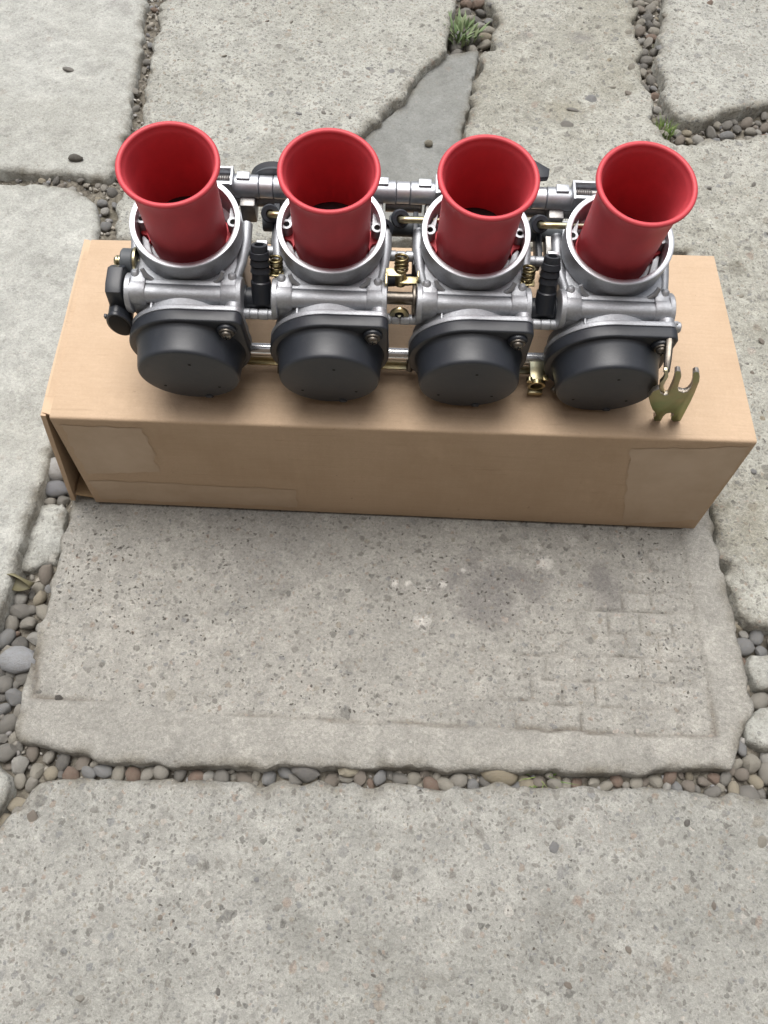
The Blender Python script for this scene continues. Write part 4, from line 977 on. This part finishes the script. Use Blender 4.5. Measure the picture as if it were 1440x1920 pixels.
# idle linkage with springs
def spring(cx, cy, cz, r, wire, turns, length, d, parent=bank):
    P_ = []; q = Vector(d).to_track_quat('Z', 'Y').to_matrix()
    for k in range(int(turns * 14) + 1):
        a = 2 * math.pi * k / 14; p = q @ Vector((r * math.cos(a), r * math.sin(a), length * k / (turns * 14))); P_.append((cx + p.x, cy + p.y, cz + p.z))
    s_ = lin('spring', M['spring'], None, 60); s_.tube(P_, wire, 7); return put(s_, parent)
t_ = lin('throttle_shaft', M['steel']); t_.cyl((-9, -32, -19), (9, -32, -19), 3.6, 18); t_.cyl((9.6, -32, -19.5), (12.5, -32, -19.5), 7.4, 22, 0.4); t_.cyl((6.2, -32, -20), (7.6, -32, -20), 8.6, 22, 0.2); put(t_)
c_ = lin('idle_linkage', M['brass'])
c_.box((-9.0, -27, -14.5), (1.4, 7, 15), 0.3); c_.box((-5.0, -22.5, -8.4), (9, 5, 1.3), 0.3); c_.box((3.6, -24, -13.4), (10, 4.5, 1.3), 0.3); c_.box((8.8, -23, -10.8), (1.2, 4, 6), 0.3)
c_.cyl((-0.8, -24, -18), (-0.8, -21, -10), 3.0, 16, 0.3)
c_.prism([(-0.8 + 5.6 * math.cos(a), -25.5 + (5.6 if math.sin(a) < 0 else 8.5) * math.sin(a)) for a in np.linspace(0, 2 * math.pi, 25)[:-1]], 'y', -38.6, -40.2, 0.3)
co_ = put(c_)
spring(-0.8, -20.6, -9.4, 3.3, 0.85, 4, 8.4, (0, 0.55, 0.84), co_)
h_ = lin('lever_hole', M['hole']); h_.cyl((-0.8, -40.1, -23.0), (-0.8, -40.5, -23.0), 2.6, 16); put(h_, co_)
h_ = lin('lever_pin', M['brass']); h_.cyl((-0.8, -40.2, -24.4), (-0.8, -40.8, -22.8), 0.9, 10); put(h_, co_)
for cx, sg in ((-70, 1), (70.5, -1)):
    l_ = lin('idle_linkage', M['brass']); l_.box((cx, -22, -14.5), (8, 4, 1.2), 0.3); l_.box((cx + 1 * sg, -24, -20), (7, 3, 1.2), 0.3); l_.cyl((cx, -22, -20), (cx, -19, -10), 1.6, 12); lo = put(l_)
    spring(cx, -20, -13, 3.0, 0.9, 3, 6.5, (0, 0.5, 0.85), lo)
# cable clamp on the rod between the two right hand caps
c_ = lin('cable_clamp', M['brass'])
c_.lathe([(3.7, -58), (5.3, -58), (5.3, -60.4), (3.7, -60.4)], 'y', (85.0, 0, -66), 28, closed=True)
c_.box((85.6, -60.2, -73.6), (8.8, 4.2, 3.8), 0.8); c_.cyl((79.5, -58, -59.5), (79.5, -61, -59.5), 1.9, 12, 0.3); c_.box((85, -52, -62), (9, 12, 1.4), 0.3); c_.box((89.4, -58, -59.4), (3, 3, 1.2), 0.2)
put(c_)
for a, b_ in (((-70, -50, -64), (-70, -58, -66)), ((8, -46, -66), (8, -50, -72)), ((95.5, -62, -69), (99, -58, -67))):
    c_ = lin('stop_screw', M['steel']); c_.cyl(a, b_, 2.0, 12, 0.3); put(c_)
# left end: throttle position sensor, rubber stop and screw
t_ = lin('throttle_sensor', M['rubber'])
t_.prism([(-41, -9), (-36, -7.5), (-26, -8), (-22, -12), (-22, -30), (-30, -36), (-40, -33), (-44, -22)], 'x', -161.5, -152.6, 1.2)
d_ = Vector((-0.18, -0.62, -0.74)); t_.prism([(-157.6 + 6.2 * math.cos(a), -29.5 + 11.2 * math.sin(a)) for a in np.linspace(0, 2 * math.pi, 33)[:-1]], 'y', -36, -49.0, 0.4)
t_.prism([(-157.6 + 6.8 * math.cos(a), -29.5 + 11.8 * math.sin(a)) for a in np.linspace(0, 2 * math.pi, 33)[:-1]], 'y', -47.2, -49.6, 0.3)
for q in ((-164.6, -46.5, -25.5), (-163.8, -46.5, -34.0)): t_.box(q, (1.6, 2.2, 3), 0.4)
to = put(t_)
p_ = lin('sensor_socket', M['hole']); p_.prism([(-157.6 + 5.6 * math.cos(a), -29.5 + 10.6 * math.sin(a)) for a in np.linspace(0, 2 * math.pi, 33)[:-1]], 'y', -49.0, -49.9, 0.1); put(p_, to)
p_ = lin('rubber_stop', M['grey_rubber']); p_.cyl((-156.6, -16, -17.5), (-149.6, -16, -17.5), 7.2, 28, 0.8); po = put(p_)
p_ = lin('stop_plate', M['brass']); p_.cyl((-149.4, -16, -17.5), (-147.8, -16, -17.5), 8.2, 26, 0.2); p_.cyl((-148, -16, -17), (-140, -16, -19), 2.2, 12); put(p_, po)
p_ = lin('stop_screw', M['brass']); p_.lathe([(0.001, -161.4), (2.2, -161.0), (3.2, -159.8), (3.2, -158.9), (2.6, -158.7), (2.6, -158.3), (3.3, -158.2), (3.3, -156.4)], 'x', (0, -16, -17.5), 20); put(p_, po)
# right end: bolts and the passivated cable bracket
p_ = lin('end_bolt', M['alu']); p_.cyl((150, -43.5, -20), (157.2, -43.5, -20), 3.1, 18, 0.5); p_.cyl((150, -44, -14.5), (154, -44, -14.5), 1.1, 8); p_.cyl((150, -44, -26), (155.5, -44, -26.5), 1.6, 10); put(p_)
OUT = [(1125, 915), (1145, 905), (1168, 912), (1176, 950), (1160, 1000), (1148, 1040), (1156, 1068), (1190, 1082), (1222, 1072), (1248, 1042), (1264, 1000), (1268, 925), (1290, 912), (1314, 918), (1322, 950), (1318, 990), (1285, 1075), (1250, 1150), (1205, 1235), (1168, 1305), (1112, 1310), (1092, 1292), (1096, 1268), (1116, 1258), (1110, 1242), (1085, 1240), (1055, 1246), (1032, 1268), (1014, 1304), (962, 1306), (954, 1280), (974, 1258), (968, 1240), (945, 1214), (928, 1170), (914, 1118), (950, 1070), (1000, 1050), (1012, 1085), (1040, 1103), (1066, 1098), (1085, 1060), (1110, 1005), (1122, 960)]
YP = -77.5
o2 = [inv(1000 + a * 0.2361, 480 + b_ * 0.2361, YP) for a, b_ in OUT]
b_ = lin('cable_bracket', M['plate'], 'yellow green passivated fork bracket'); b_.prism([(q[0], q[2]) for q in o2], 'y', YP - 0.6, YP + 2.6, 0.35); bo_ = put(b_)
bo_.data.materials.append(M['plate_edge'])
for p_ in bo_.data.polygons:
    if abs(p_.normal.y) < 0.8: p_.material_index = 1
h_ = lin('bracket_hook', M['brass']); hk = [(1040, 900), (1070, 900), (1072, 950), (1052, 985), (1034, 1020), (1036, 1060), (1066, 1098), (1040, 1104), (1012, 1086), (1000, 1050), (1004, 1000), (1030, 970), (1042, 940)]
o3 = [inv(1000 + a * 0.2361, 480 + c_ * 0.2361, YP + 2) for a, c_ in hk]
h_.prism([(q[0], q[2]) for q in o3], 'y', YP + 1.2, YP + 3.4, 0.3); put(h_, bo_)
s_ = lin('bracket_stem', M['steel']); a_ = inv(1251, 694, YP + 2); s_.tube([(147.5, -50, -12), (147.2, -58, -12.5), (146.6, -66, -14.5), (a_[0], a_[1], a_[2] - 1)], [2.2, 2.4, 2.2, 1.8], 10); put(s_, bo_)
